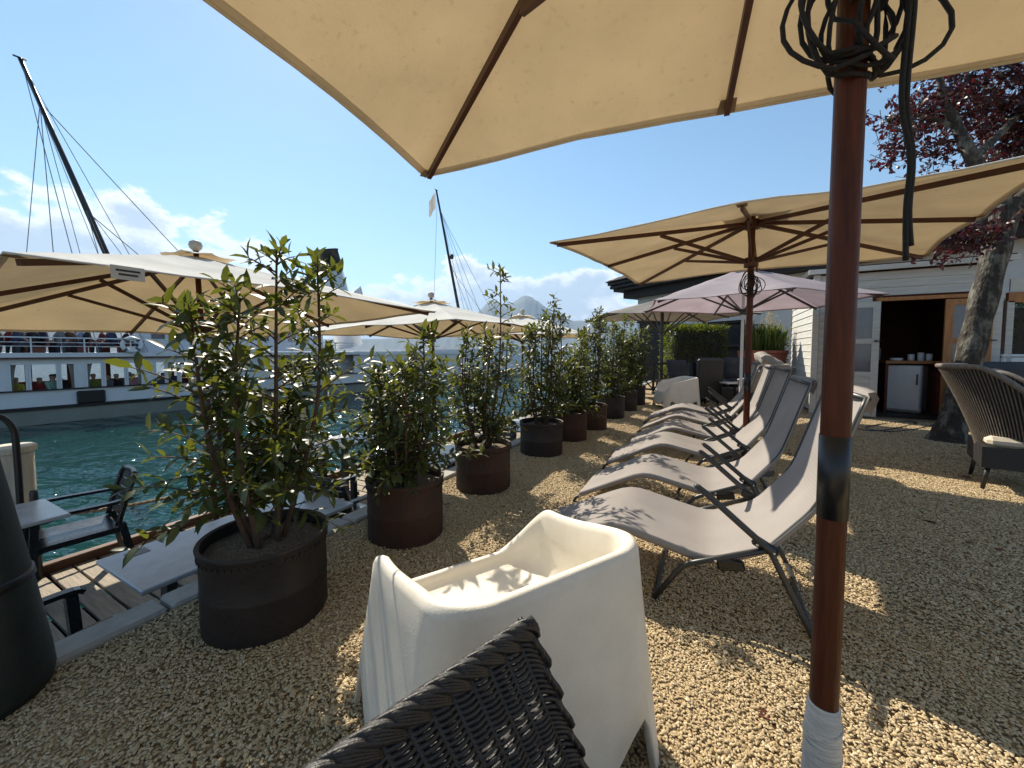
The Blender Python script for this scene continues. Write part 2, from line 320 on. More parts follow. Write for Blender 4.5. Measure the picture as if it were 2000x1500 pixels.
# loose pebbles on the sheet: real stones, instanced by geometry nodes
rl = np.random.default_rng(31); FEET = [(rl.uniform(-1.6, 2.8), rl.uniform(.3, 6.5), rl.uniform(0, 3.14), rl.uniform(.6, 1)) for _ in range(110)]
def relief(x, y):                                            # scuffed hollows and low heaps
    z = .007+.005*math.sin(x*5.3+1.3*math.sin(y*3.1))+.004*math.sin(y*7.7+x*2.2)
    for fx, fy, an, k in FEET:
        dx, dy = x-fx, y-fy
        if abs(dx) < .3 and abs(dy) < .3:
            u = dx*math.cos(an)+dy*math.sin(an); v = -dx*math.sin(an)+dy*math.cos(an); r2 = (u/.14)**2+(v/.055)**2
            z += k*(.008*math.exp(-(math.sqrt(r2)-1.5)**2*3)-.014*math.exp(-r2))
    return max(z, .001)
def pebble_field(name, poly, density, seed, size, lift=.002):
    x0, x1 = min(p[0] for p in poly), max(p[0] for p in poly); y0, y1 = min(p[1] for p in poly), max(p[1] for p in poly)
    nx, ny = int((x1-x0)/.07)+1, int((y1-y0)/.07)+1; mb = MB()
    mb.grid([[(x0+(x1-x0)*i/nx, y0+(y1-y0)*j/ny, lift+relief(x0+(x1-x0)*i/nx, y0+(y1-y0)*j/ny)) for i in range(nx+1)] for j in range(ny+1)])
    o = mb.build(name, M['pebble']); o['kind'] = 'stuff'
    ng = bpy.data.node_groups.new(name, 'GeometryNodeTree'); ng.interface.new_socket('Geometry', in_out='INPUT', socket_type='NodeSocketGeometry'); ng.interface.new_socket('Geometry', in_out='OUTPUT', socket_type='NodeSocketGeometry')
    N = ng.nodes; L = ng.links; gi = N.new('NodeGroupInput'); go = N.new('NodeGroupOutput')
    dp = N.new('GeometryNodeDistributePointsOnFaces'); dp.inputs['Density'].default_value = density; dp.inputs['Seed'].default_value = seed; L.new(gi.outputs[0], dp.inputs['Mesh'])
    ico = N.new('GeometryNodeMeshIcoSphere'); ico.inputs['Radius'].default_value = 1; ico.inputs['Subdivisions'].default_value = 2
    tr = N.new('GeometryNodeTransform'); tr.inputs['Scale'].default_value = (1.0, 0.72, 0.5); L.new(ico.outputs[0], tr.inputs['Geometry'])
    sm = N.new('GeometryNodeSetMaterial'); sm.inputs['Material'].default_value = M['pebble']; L.new(tr.outputs[0], sm.inputs['Geometry'])
    rv = N.new('FunctionNodeRandomValue'); rv.data_type = 'FLOAT_VECTOR'; rv.inputs[0].default_value = (-0.5, -0.5, 0); rv.inputs[1].default_value = (0.5, 0.5, 6.283)
    sv = N.new('FunctionNodeRandomValue'); sv.data_type = 'FLOAT_VECTOR'; sv.inputs[0].default_value = (size*.62, size*.62, size*.6); sv.inputs[1].default_value = (size*1.35, size*1.2, size*1.25)
    ip = N.new('GeometryNodeInstanceOnPoints'); L.new(dp.outputs['Points'], ip.inputs['Points']); L.new(sm.outputs[0], ip.inputs['Instance']); L.new(rv.outputs[0], ip.inputs['Rotation']); L.new(sv.outputs[0], ip.inputs['Scale'])
    L.new(ip.outputs[0], go.inputs[0])
    md = o.modifiers.new('pebbles', 'NODES'); md.node_group = ng; return o
pebble_field('gravel_pebbles', [(KX+.01, -.1), (2.3, 2.3)], 13500, 1, 0.0058)
pebble_field('gravel_pebbles', [(KX+.01, 2.3), (3.3, 5.2)], 8500, 2, 0.0070)
pebble_field('gravel_pebbles', [(KX+.01, 5.2), (3.6, 8.9)], 3600, 3, 0.0098)
pebble_field('gravel_pebbles', [(KX+.01, -.1), (3.2, 5.0)], 150, 4, 0.0110, .004)

# quay wall, kerb stones
w = MB(); w.box((KX-.19, 12, -1.45), (0.10, 60, 2.7)); struct(w.build('quay_wall', M['kerb']))
kb = thing('kerb', 'low grey concrete kerb between gravel and deck', 'kerb', (KX-.06, 0, 0)); del kb['label'], kb['category']; struct(kb)
ks = MB(); ks.box((0, 0, -.06), (0.15, 0.985, 0.19), bev=0.012); kme = ks.mesh('kerb_stone', M['kerb'])
for i in range(26):
    o = bpy.data.objects.new('kerb_stone', kme); COL.objects.link(o); o.parent = kb
    o.location = (RNG.normal(0, .004), -.73+i*1.0, RNG.normal(0.005, .004)); o.rotation_euler = (0, RNG.normal(0, .012), RNG.normal(0, .006))

def water_mat():
    m = bpy.data.materials.new('lake_water'); m.use_nodes = True; nt = m.node_tree; N = nt.nodes; L = nt.links; b = N['Principled BSDF']
    b.inputs['Base Color'].default_value = (0.003, 0.036, 0.032, 1); b.inputs['Roughness'].default_value = 0.04; b.inputs['IOR'].default_value = 1.333
    t = N.new('ShaderNodeTexCoord'); hh = None
    for sc, st, amp, rot in ((0.30, (1, 2.4, 1), 1.3, 1.45), (0.95, (1, 2.2, 1), 0.50, 1.7), (4.0, (1, 1.8, 1), 0.10, 1.3)):
        mp = N.new('ShaderNodeMapping'); mp.inputs['Scale'].default_value = st; mp.inputs['Rotation'].default_value = (0, 0, rot); L.new(t.outputs['Object'], mp.inputs['Vector'])
        n = N.new('ShaderNodeTexNoise'); n.inputs['Scale'].default_value = sc; n.inputs['Detail'].default_value = 2.5; n.inputs['Distortion'].default_value = 0.6; L.new(mp.outputs[0], n.inputs['Vector'])
        mu = N.new('ShaderNodeMath'); mu.operation = 'MULTIPLY'; mu.inputs[1].default_value = amp; L.new(n.outputs['Fac'], mu.inputs[0])
        if hh is None: hh = mu.outputs[0]
        else:
            ad = N.new('ShaderNodeMath'); ad.operation = 'ADD'; L.new(hh, ad.inputs[0]); L.new(mu.outputs[0], ad.inputs[1]); hh = ad.outputs[0]
    bp = N.new('ShaderNodeBump'); bp.inputs['Strength'].default_value = 1.0; bp.inputs['Distance'].default_value = 0.5
    L.new(hh, bp.inputs['Height']); L.new(bp.outputs[0], b.inputs['Normal']); return m
M['water'] = water_mat()
wm = MB(); S_ = 14000
wm.add([(-S_, -S_, LAKE), (S_, -S_, LAKE), (S_, S_, LAKE), (-S_, S_, LAKE)], [(0, 1, 2, 3)])
struct(wm.build('lake_water', M['water']))

# deck: boards laid across, on bearers and piles
dk = bpy.data.objects.new('timber_deck', None); COL.objects.link(dk); dk.location = (0, 0, DECK); struct(dk)
pl = MB(); pl.box((0, 0, -.018), (EDGE*-1+KX-.25, 0.135, 0.036), bev=0.004); pme = pl.mesh('plank', M['deckwood'])
cx = (EDGE+KX-.25)/2
for i in range(96):
    o = bpy.data.objects.new('plank', pme); COL.objects.link(o); o.parent = dk
    o.location = (cx+RNG.normal(0, .006), -1.0+i*0.158, RNG.normal(0, .0025)); o.rotation_euler = (0, 0, RNG.normal(0, .003)+(PI if i % 2 else 0))
bb = MB()
for x in (-2.55, -3.4, -4.25, -5.0): bb.bar((x, -1.1, -.105), (x, 14.3, -.105), .08, .13)
bb.build('bearer', M['darktimber'], dk)
eb = MB(); eb.box((EDGE-.02, 6.6, -.02), (.09, 15.4, .20), bev=.008); eb.build('edge_beam', M['beam'], dk)
for y in (.2, 3.2, 6.2, 9.2, 12.2):
    p = MB(); p.lathe([(.09, -2.2), (.09, -.06)], (EDGE+.35, y, 0), 12); p.build('pile', M['darktimber'], dk)

# mooring piles with a rope between
def pile(px, py_top, label, post_r=.15):
    r = ray(px, 700); t = (EDGE-.28)/r.x; y = r.y*t
    top = G(px, py_top, 0); d = math.hypot(EDGE-.28, y)
    rr = ray(px, py_top); z = EYE + rr.z*((EDGE-.28)/rr.x)
    o = thing('mooring_pile', label, 'mooring post', (EDGE-.28, y, LAKE-1.5), 0, 'white mooring posts along the deck')
    mb = MB(); mb.lathe([(post_r*1.02, 0), (post_r*1.0, 1.5), (post_r*.96, z-LAKE+1.5-.06)], n=16); smooth_angle(mb.build('post', M['whitewash'], o))
    mb = MB(); mb.lathe([(post_r*1.02, -.06), (post_r*1.10, -.05), (post_r*1.10, -.012), (post_r*1.03, 0)], (0, 0, z-LAKE+1.5), 16); smooth_angle(mb.build('cap', M['whitewash'], o))
    return Vector((EDGE-.28, y, z))
pa = pile(4, 873, 'weathered white mooring post with a dark metal hoop beside it')
pb = pile(576, 790, 'weathered white mooring post behind the tall potted shrub')
pc = Vector((EDGE-.28, 8.6, .55))
rp = MB(); A = pa+Vector((.13, 0, -.62)); B = pb+Vector((.13, 0, -.70))
path = [A.lerp(B, i/24)-Vector((0, 0, .16*4*(i/24)*(1-i/24))) for i in range(25)]
for ph in (0, 2*PI/3, 4*PI/3):
    q = []
    for i in range(181):
        t = i/180*24; k = min(int(t), 23); p = path[k].lerp(path[k+1], t-k); an = i*0.55+ph
        q.append(p+Vector((math.cos(an)*.009, 0, math.sin(an)*.009)))
    rp.tube(q, .0095, 5)
tag(rp.build('mooring_rope', M['rope'], smooth=True), 'twisted beige rope slung between the white mooring posts', 'rope')
hp = MB(); c0 = Vector((pa.x+.30, pa.y-.08, pa.z))
hp.tube(resample([c0+Vector(q) for q in ((0, -.10, -1.2), (0, -.10, .18), (0, -.02, .30), (0, .06, .2), (0, .075, -.05), (0, .075, -1.22))], 30), .022, 8)
tag(hp.build('ladder_handrail', M['black'], smooth=True), 'black metal hoop handrail beside the white mooring post', 'handrail')
st = MB(); q = G(67, 985, -.1); st.lathe([(.025, 0), (.025, .75), (.02, .77)], (q.x, q.y, DECK), 10)
tag(st.build('deck_stanchion', M['tube'], smooth=True), 'short grey tube post rising behind the square table', 'post')

# mountains
def mountain_mat():
    return mat('mountain_rock', (0.045, 0.06, 0.05), 0.95, scale=0.0012, col2=(0.085, 0.085, 0.08), detail=10)
M['mount'] = mountain_mat()
def ridge(name, az0, az1, dist, prof, depth, seed):
    rg = np.random.default_rng(seed); n = 150; rows = 16; pts = []
    ph = rg.uniform(0, 6.28, 12)
    xs = [p[0] for p in prof]; ys = [p[1] for p in prof]
    for j in range(rows):
        row = []; v = j/(rows-1)
        for i in range(n):
            a = az0+(az1-az0)*i/(n-1); e = np.interp(a, xs, ys)
            jag = sum(math.sin(a*R(1)*f*9+ph[k])/f for k, f in enumerate((3, 5, 9, 15, 26, 44)))*.30
            hgt = dist*math.tan(R(max(e+jag*min(1, e/4), .05)))
            shape = max(0, 1-abs(v-.55)/.55)
            s2 = shape**1.15 + .10*math.sin(a*7+v*9+ph[7])*shape*(1-shape)*2+.08*math.sin(a*19+v*5+ph[8])*shape*(1-shape)*2
            d = dist+(v-.55)*depth
            p = CW(d*math.sin(R(a)), d*math.cos(R(a)), LAKE-4+hgt*s2); row.append(p)
        pts.append(row)
    mb = MB(); mb.grid(pts); o = mb.build(name, M['mount'], smooth=True); return struct(o)
ridge('mountain', -9, 60, 9000, [(-9, 0), (-7, 3.2), (-5, 6.0), (-3.2, 7.9), (-1.5, 7.0), (0, 7.1), (1.5, 8.1), (2.6, 8.2), (4, 7.4), (6, 5.8), (9, 4.6), (14, 4.6), (25, 4), (40, 5), (60, 0)], 4200, 3)
ridge('mountain', -85, -30, 7000, [(-85, 4), (-60, 9.5), (-53.5, 9.0), (-51.5, 8.6), (-50, 7.8), (-48.5, 7.2), (-45, 4.4), (-38, 3.0), (-30, 0)], 3600, 5)
ridge('far_shore', -40, 0, 8000, [(-40, .8), (-30, 1.5), (-20, 1.8), (-8, 2.2), (0, 0)], 1500, 8)

# air
hz = MB(); hz.box((0, 0, 1150), (27000, 27000, 2320))
hm = bpy.data.materials.new('haze_air'); hm.use_nodes = True; hm.node_tree.nodes.clear()
vo = hm.node_tree.nodes.new('ShaderNodeVolumePrincipled'); vo.inputs['Color'].default_value = (0.50, 0.72, 1.0, 1); vo.inputs['Density'].default_value = 6.5e-5; vo.inputs['Anisotropy'].default_value = 0.2
ho = hm.node_tree.nodes.new('ShaderNodeOutputMaterial'); hm.node_tree.links.new(vo.outputs[0], ho.inputs['Volume'])
hzo = hz.build('haze', hm); hzo['kind'] = 'stuff'

# ------------------------------------------------------------------ the steamer
# local frame: x towards the bow, y towards the quay side turned away (near side is y = 0), z up from the water
SA = R(28-33.6)                                              # heading against the quay line
P0 = CW(-18.4, 13.85, LAKE); sdir = CW(math.sin(R(33.6)), math.cos(R(33.6)))
ship = thing('paddle_steamer', 'large white paddle steamer with raked masts and black-topped funnel on the lake', 'ship', P0, math.atan2(sdir.y, sdir.x))
def s_at(px, off=0.0):                                       # station along the ship seen at column px; off = metres behind the near side
    rho = (px-1000)/FPX; bx, by = -18.4-.833*off, 13.85+.553*off
    return (rho*by-bx)/(.553-rho*.833)
BW = 7.0
st_ = [(-34, .25), (-30, .75), (-24, .95), (-16, 1), (18, 1), (26, .9), (33, .65), (39, .32), (43, .02)]
def hb(s): return float(np.interp(s, [a for a, b in st_], [b for a, b in st_]))
ss = np.linspace(-34, 43, 60)
def side(zlo, zhi, out, name, m, flare=0.0, sheer=False):
    mb = MB()
    for sgn in (1, -1):
        rows = []
        for z, k in ((zlo, 0), (zhi, 1)):
            r_ = []
            for s in ss:
                zz = z + (max(0, (s-14)/29)**1.6*1.1*k if sheer else 0) + (max(0, (-s-14)/20)**2*.25*k if sheer else 0)
                y = BW/2 - sgn*(BW/2*hb(s)+out+flare*k); r_.append((s, y, zz))
            rows.append(r_)
        mb.grid(rows if sgn == 1 else rows[::-1])
    return mb.build(name, m, ship, smooth=True)
side(-.6, .55, 0, 'lower_hull', M['shipgreen'])
side(.55, .68, .07, 'rubbing_strake', M['shipblack'])
side(.68, 1.28, .02, 'hull_side', M['shipwhite'], sheer=True)
mb = MB(); mb.grid([[(s, BW/2-BW/2*hb(s), .62) for s in ss], [(s, BW/2+BW/2*hb(s), .62) for s in ss]]); mb.build('main_deck', M['deckwood'], ship)
mb = MB(); mb.bar((-30, -.045, 1.30), (18, -.045, 1.30), .12, .05); mb.build('sill_rail', M['shipblack'], ship)
z0, z1 = 1.30, 2.30                                          # window band
s_end = s_at(545)
wins = []                                                    # window openings by column of the photograph
for a_, b_ in ((17, 50), (57, 110), (117, 145), (168, 198), (204, 243), (248, 276), (303, 322), (326, 346), (352, 375)): wins.append((s_at(a_), s_at(b_)))
wins = [(-29+i*1.9, -27.6+i*1.9) for i in range(14) if -27.6+i*1.9 < s_at(0)-.3] + wins
mb = MB(); far = MB(); edge = -30.0
for a_, b_ in wins + [(s_end, s_end)]:
    mb.box(((edge+a_)/2, .06, (z0+z1)/2), (a_-edge, .08, z1-z0)); edge = b_
edge = -30.0
while edge < s_end:
    far.box((edge+.15, BW-.06, (z0+z1)/2), (.22, .08, z1-z0)); edge += 1.35
mb.box(((-30+s_end)/2, .07, 2.40), (s_end+30, .10, .20)); far.box(((-30+s_end)/2, BW-.07, 2.40), (s_end+30, .10, .20)); far.box(((-30+s_end)/2, BW-.07, 1.1), (s_end+30, .10, .4))
mb.build('saloon_wall', M['shipwhite'], ship); far.build('saloon_wall', M['mahogany'], ship)
for i, (a_, b_) in enumerate(wins[-9:]):
    m2 = MB()
    for s in (a_, b_): m2.bar((s, .02, z0), (s, .02, z1), .05, .05)
    m2.bar((a_, .02, z1), (b_, .02, z1), .05, .05); fr = m2.build('window', M['shipwhite'], ship)
    if i in (0, 2, 3, 5, 7, 8):
        m3 = MB(); w_ = (b_-a_)*.45; sd = 1 if i in (2, 5, 8) else -1
        x0 = b_ if sd == 1 else a_; n = 9
        m3.grid([[(x0-sd*w_*(1-.55*v*(2-v))*k/n, .16+.03*math.sin(k*2.1), z1-(z1-z0)*v) for k in range(n+1)] for v in (0, .3, .6, 1)])
        m3.build('curtain', M['curtain'], fr, smooth=True)
# forward house with dark doors, then the closed bulwark of the bow
mb = MB(); sA, sB = s_at(545), s_at(800)
mb.box(((sA+sB)/2, .9, 1.75), (sB-sA, .10, 1.5)); mb.build('forward_house', M['shipwhite'], ship)
for a_, b_, zlo, zhi in ((560, 622, 1.0, 2.15), (637, 650, 1.35, 2.2)):
    m2 = MB(); a2, b2 = s_at(a_, .9), s_at(b_, .9); m2.box(((a2+b2)/2, .835, (zlo+zhi)/2), (b2-a2, .03, zhi-zlo)); m2.build('dark_doorway' if zlo == 1.0 else 'window', M['glass'] if zlo > 1.2 else M['shipblack'], ship)
mb = MB(); a2, b2 = s_at(600), s_at(664); mb.box(((a2+b2)/2, .02, 1.1), (b2-a2, .05, 1.0)); mb.build('gangway_panel', M['shipwhite'], ship)
mb = MB(); a2 = s_at(690); mb.grid([[(s, BW/2-BW/2*hb(s)-.01, z + max(0, (s-14)/29)**1.6*.8) for s in np.linspace(a2, 43, 24)] for z in (1.2, 2.75)]); mb.grid([[(s, BW/2+BW/2*hb(s)+.01, z + max(0, (s-14)/29)**1.6*.8) for s in np.linspace(a2, 43, 24)] for z in (2.75, 1.2)]); mb.build('bow_bulwark', M['shipwhite'], ship, smooth=True)
# upper deck, rail, benches
mb = MB(); mb.grid([[(s, BW/2-(BW/2+.15)*hb(s), z) for s in ss[:48]] for z in (2.5, 2.72)]); mb.grid([[(s, BW/2-(BW/2+.15)*hb(s), 2.72) for s in ss[:48]], [(s, BW/2+(BW/2+.15)*hb(s), 2.72) for s in ss[:48]]]); mb.grid([[(s, BW/2-(BW/2+.15)*hb(s), 2.5) for s in ss[:48]], [(s, BW/2+(BW/2+.15)*hb(s), 2.5) for s in ss[:48]]]); mb.build('upper_deck', M['shipwhite'], ship)
mb = MB(); mb.bar((-30, -.16, 2.52), (s_at(700), -.16, 2.52), .04, .06); mb.build('deck_edge_line', M['mahogany'], ship)
mb = MB()
for z, r_ in ((3.30, .028), (3.12, .014), (2.97, .014)): mb.tube([(s, -.1, z) for s in (-30, -10, 10, s_at(690))], r_, 6)
mb.build('rail', M['shipwhite'], ship)
for i in range(34):
    s = -29+i*1.35
    if s > s_at(690): break
    m2 = MB(); m2.bar((s, -.1, 2.55), (s, -.1, 3.3), .04, .04); m2.build('stanchion', M['shipwhite'], ship)
for i in range(9):
    s = s_at(-60)+i*1.15-3.0
    if s > s_at(262): break
    m2 = MB(); m2.box((s, 2.0, 2.98), (.42, 3.2, .06)); m2.box((s+.22, 2.0, 3.18), (.05, 3.2, .42)); m2.box((s, .55, 2.84), (.3, .06, .26)); m2.box((s, 3.4, 2.84), (.3, .06, .26)); m2.build('bench', M['mahogany'], ship)
mb = MB(); a2, b2 = s_at(284, 1.2), s_at(470, 1.2); mb.box(((a2+b2)/2, 3.0, 3.5), (b2-a2, 3.6, 1.6)); mb.box(((a2+b2)/2, 3.0, 4.35), (b2-a2+.5, 4.2, .1)); dh = mb.build('deckhouse', M['shipwhite'], ship)
for k in range(4):
    m2 = MB(); x = a2+(b2-a2)*(k+.5)/4; m2.box((x, 1.185, 3.62), ((b2-a2)/4*.5, .03, .62)); m2.build('window', M['glass'], dh)
mb = MB(); a2, b2 = s_at(480, 1), s_at(640, 1); mb.box(((a2+b2)/2, 3.2, 3.4), (b2-a2, 3.4, 1.3)); mb.box(((a2+b2)/2, 3.2, 4.1), (b2-a2+.4, 4.0, .08)); wh = mb.build('wheelhouse', M['shipwhite'], ship)
for k in range(6):
    m2 = MB(); x = a2+(b2-a2)*(k+.5)/6; m2.box((x, 1.485, 3.62), ((b2-a2)/6*.62, .03, .5)); m2.build('window', M['glass'], wh)
mb = MB(); a2, b2 = s_at(145), s_at(202); mb.box(((a2+b2)/2, -.07, .93), (b2-a2, .12, .52), bev=.05); mb.build('fender_box', M['shipblack'], ship)
# funnel, raked aft
fs = s_at(650, 3.5); fd = 13.85+.553*3.5+.833*fs
def zpix(py, d): return EYE+(HOR-py)/FPX*d-LAKE
def fpt(px, py, off=3.5): s = s_at(px, off); return Vector((s, off, zpix(py, 13.85+.553*off+.833*s)))
f0 = fpt(664, 600); f1 = fpt(648, 532); f2 = fpt(637, 492)
ax = (f2-f0).normalized(); fr_ = .92
mb = MB(); mb.tube([f0-ax*3, f1], [fr_*1.02, fr_], 24); fu = mb.build('funnel', M['shipwhite'], ship, smooth=True)
mb = MB(); mb.tube([f1-ax*.02, f2-ax*.10, f2-ax*.1, f2], [fr_*1.015, fr_*1.015, fr_*1.06, fr_*1.06], 24, cap=False); mb.tube([f1, f2-ax*.4], [fr_*.9, fr_*.9], 20); mb.build('black_top', M['shipblack'], fu, smooth=True)
mb = MB()
for k in (.5, .75): mb.tube([f0-ax*2+Vector((fr_+.15, -.4+k, 0)), f1+ax*.4+Vector((fr_+.12, -.4+k, 0))], .05, 6)
mb.build('steam_pipe', M['steelwire'], fu)
c = fpt(690, 575, 2.6); mb = MB()
mb.tube(resample([c+Vector((0, 0, -3)), c+Vector((0, 0, -.3)), c+Vector((.12, -.1, 0)), c+Vector((.5, -.45, .12))], 12), [.16]*8+[.2, .3, .42, .5], 12, cap=False); mb.build('cowl_vent', M['shipwhite'], ship, smooth=True)
# masts and rigging
def mast(pt, pb, r0, r1):
    t = fpt(*pt); b = fpt(*pb); b2 = b+(b-t)*((b.z-2.6)/(t.z-b.z))
    m2 = MB(); m2.tube([b2, b2.lerp(t, .6), t], [r0, (r0+r1)/2, r1], 10); m2.tube([t-Vector((.18, 0, 0)), t+Vector((.18, 0, 0))], .035, 6)
    return m2.build('mast', M['shipblack'], ship, smooth=True), b2, t
m1, b1, t1 = mast((75, 135), (215, 490), .15, .07)
m2_, bb2, t2 = mast((855, 378), (893, 587), .17, .08)
bl = MB(); bl.lathe([(.0, -.28), (.16, -.2), (.2, 0), (.16, .2), (0, .28)], bb2.lerp(t2, .62)+Vector((.35, -.1, 0)), 12); bl.build('signal_ball', M['shipblack'], m2_, smooth=True)
fl = MB(); ft = t2+Vector((-.1, 0, -.3)); fl.grid([[ft+Vector((-.9*k/6, .12*math.sin(k), -1.5*v-1.1*k/6)) for k in range(7)] for v in (0, .5, 1)]); fl.build('pennant', M['curtain'], m2_, smooth=True)
def stay(p, q, r=.018):
    m3 = MB(); m3.tube([p.lerp(q, i/8)-Vector((0, 0, (p-q).length*.006*4*(i/8)*(1-i/8))) for i in range(9)], r, 4); m3.build('stay', M['steelwire'], ship)
d1 = (t1-b1)
stay(t1-d1*.12, Vector((s_at(455, 3.5), 3.5, 5.4)), .020); stay(b1+d1*.53, Vector((s_at(420, 3.5), 3.5, 4.8)), .020)
for f_, dx, y in ((.985, -1.2, .2), (.985, -2.4, .2), (.87, -3.4, .1), (.87, -4.0, 6.6), (.55, -.9, .1), (.55, -1.6, .1), (.985, .4, .0), (.87, -1.0, 6.8), (.55, .9, .1)):
    p = b1+d1*f_; stay(p, Vector((b1.x+dx, y, 2.75)), .014)
d2 = t2-bb2
stay(t2-d2*.12, Vector((s_at(995, 3.5), 3.5, 3.6)), .024); stay(bb2+d2*.55, Vector((s_at(985, 3.5), 3.5, 3.6)), .024)
for f_, dx, y in ((.9, -2.6, .3), (.9, -1.0, .3), (.97, -5.5, 3.0), (.9, .6, .2), (.6, -1.2, .2)): stay(bb2+d2*f_, Vector((bb2.x+dx, y, 2.8)), .02)
# lifebuoys hanging on the rail
def buoy(px, z, label):
    s = s_at(px); m3 = MB(); n = 20; c_ = Vector((s, -.22, z)); mi = []
    m3.tube([c_+Vector((math.cos(2*PI*k/n)*.29, 0, math.sin(2*PI*k/n)*.29)) for k in range(n)], .075, 8, closed=True)
    o = m3.build('lifebuoy', M['shipwhite'], smooth=True); o.location = ship.location; o.rotation_euler = ship.rotation_euler
    for k in range(4):
        m4 = MB(); an = PI/4+k*PI/2; c2 = c_+Vector((math.cos(an)*.29, 0, math.sin(an)*.29)); t_ = Vector((-math.sin(an), 0, math.cos(an)))
        m4.tube([c2-t_*.05, c2+t_*.05], .079, 8)
        m4.build('band', M['steelwire'], o, smooth=True)
    return tag(o, label, 'lifebuoy', 'lifebuoys on the steamer')
buoy(256, 3.05, 'white ring lifebuoy on the upper rail beside the red benches')
buoy(617, 3.05, 'white ring lifebuoy on the upper rail forward of the funnel')

# passengers: one continuous body each, seated
def body_mesh(seed, lean, arm):
    rg = random.Random(seed); me = bpy.data.meshes.new('person')
    V = [(0, 0, .10), (0, .0, .32), (lean*.5, 0, .52), (lean*.6, 0, .60), (lean*.75, 0, .66), (lean, 0, .79), (lean, 0, .86),
         (0, .10, .08), (.40, .11, .12), (.42, .11, -.33), (.52, .11, -.36), (0, -.10, .08), (.40, -.11, .12), (.42, -.11, -.33), (.52, -.11, -.36),
         (lean*.5, .18, .53), (.10, .24, .30), (.32, .14, arm), (lean*.5, -.18, .53), (.10, -.24, .30), (.32, -.14, arm)]
    Eg = [(0, 1), (1, 2), (2, 3), (3, 4), (4, 5), (5, 6), (0, 7), (7, 8), (8, 9), (9, 10), (0, 11), (11, 12), (12, 13), (13, 14), (2, 15), (15, 16), (16, 17), (2, 18), (18, 19), (19, 20)]
    Rr = [.15, .15, .13, .075, .055, .115, .075, .10, .075, .05, .04, .10, .075, .05, .04, .07, .05, .035, .07, .05, .035]
    me.from_pydata(V, Eg, []); o = bpy.data.objects.new('tmp', me); COL.objects.link(o)
    md = o.modifiers.new('s', 'SKIN'); o.modifiers.new('d', 'SUBSURF').levels = 1
    for i, r_ in enumerate(Rr): me.skin_vertices[0].data[i].radius = (r_, r_*(1.25 if i in (1, 2) else 1))
    me.skin_vertices[0].data[0].use_root = True
    dg = bpy.context.evaluated_depsgraph_get(); ev = bpy.data.meshes.new_from_object(o.evaluated_get(dg)); bpy.data.objects.remove(o)
    mi = []
    for p in ev.polygons:
        c_ = p.center
        if c_.z > .80 or (c_.z > .68 and c_.x < lean-.03): k = 1
        elif c_.z > .60: k = 2
        elif c_.z < .16 and c_.z < .2 and (c_.x > .12 or c_.z < .1): k = 3
        elif c_.x > .25: k = 2
        else: k = 0
        mi.append(k)
    ev.materials.clear()
    for q in (M['shipblack'], M['shipblack'], M['skin'], M['trouser']): ev.materials.append(q)
    ev.polygons.foreach_set('material_index', mi); ev.polygons.foreach_set('use_smooth', [True]*len(mi)); return ev
M['skin'] = mat('skin', (0.42, 0.24, 0.17), 0.55, var=0.08); M['trouser'] = mat('dark_trousers', (0.03, 0.035, 0.05), 0.8)
bods = [body_mesh(1, .06, .22), body_mesh(2, .12, .18), body_mesh(3, -.02, .26)]
cl_ = {'navy': (.02, .03, .08), 'black': (.012, .012, .014), 'white': (.6, .6, .6), 'red': (.22, .02, .02), 'olive': (.16, .19, .03), 'pale blue': (.28, .38, .52), 'grey': (.14, .14, .15), 'yellow': (.40, .36, .05), 'mint': (.25, .45, .36), 'brown': (.10, .05, .03), 'pink': (.5, .25, .26)}
hr_ = {'dark-haired': (.015, .011, .009), 'grey-haired': (.28, .27, .26), 'brown-haired': (.07, .04, .02), 'fair-haired': (.30, .21, .10)}
CM = {k: mat('shirt_'+k.replace(' ', '_'), v, .85) for k, v in cl_.items()}; HM = {k: mat('hair_'+k.replace('-', '_'), v, .6) for k, v in hr_.items()}
Sm = Matrix.LocRotScale(ship.location, ship.rotation_euler.to_quaternion(), None)
def person(s, y, z, rz, shirt, hair, where, b):
    o = bpy.data.objects.new('person', bods[b]); COL.objects.link(o)
    o.location = Sm @ Vector((s, y, z)); o.rotation_euler = (0, 0, ship.rotation_euler.z+rz)
    for i, m_ in ((0, CM[shirt]), (1, HM[hair])): o.material_slots[i].link = 'OBJECT'; o.material_slots[i].material = m_
    q_ = random.uniform(.92, 1.12); o.scale = (q_, q_*random.uniform(.9, 1.12), q_); o.rotation_euler = (random.uniform(-.12, .12), random.uniform(-.05, .2), o.rotation_euler.z)
    tag(o, f'{hair} passenger wearing a {shirt} top, seated {where}', 'person', f'passengers seated {where}')
up = [('black', 'dark-haired'), ('navy', 'brown-haired'), ('navy', 'dark-haired'), ('white', 'grey-haired'), ('black', 'brown-haired'), ('pale blue', 'dark-haired'), ('grey', 'dark-haired'), ('red', 'dark-haired'), ('brown', 'fair-haired'), ('black', 'grey-haired')]
k = 0
for px in (4, 14, 25, 36, 46, 57, 67, 78, 88, 116, 124, 133, 142, 151, 160, 168, 204, 213, 222, 245):
    sh, ha = up[(k*7+k//3) % 10]; person(s_at(px, 1.0+.5*(k % 3)), .9+.55*(k % 3), 2.98, (0 if k % 2 else PI)+random.uniform(-.7, .7), sh, ha, 'on the open upper deck', k % 3); k += 1
lo = [('yellow', 'fair-haired'), ('red', 'dark-haired'), ('mint', 'brown-haired'), ('black', 'dark-haired'), ('olive', 'dark-haired'), ('grey', 'dark-haired'), ('black', 'brown-haired'), ('brown', 'dark-haired'), ('pink', 'grey-haired'), ('black', 'grey-haired'), ('grey', 'brown-haired'), ('navy', 'dark-haired'), ('red', 'brown-haired')]
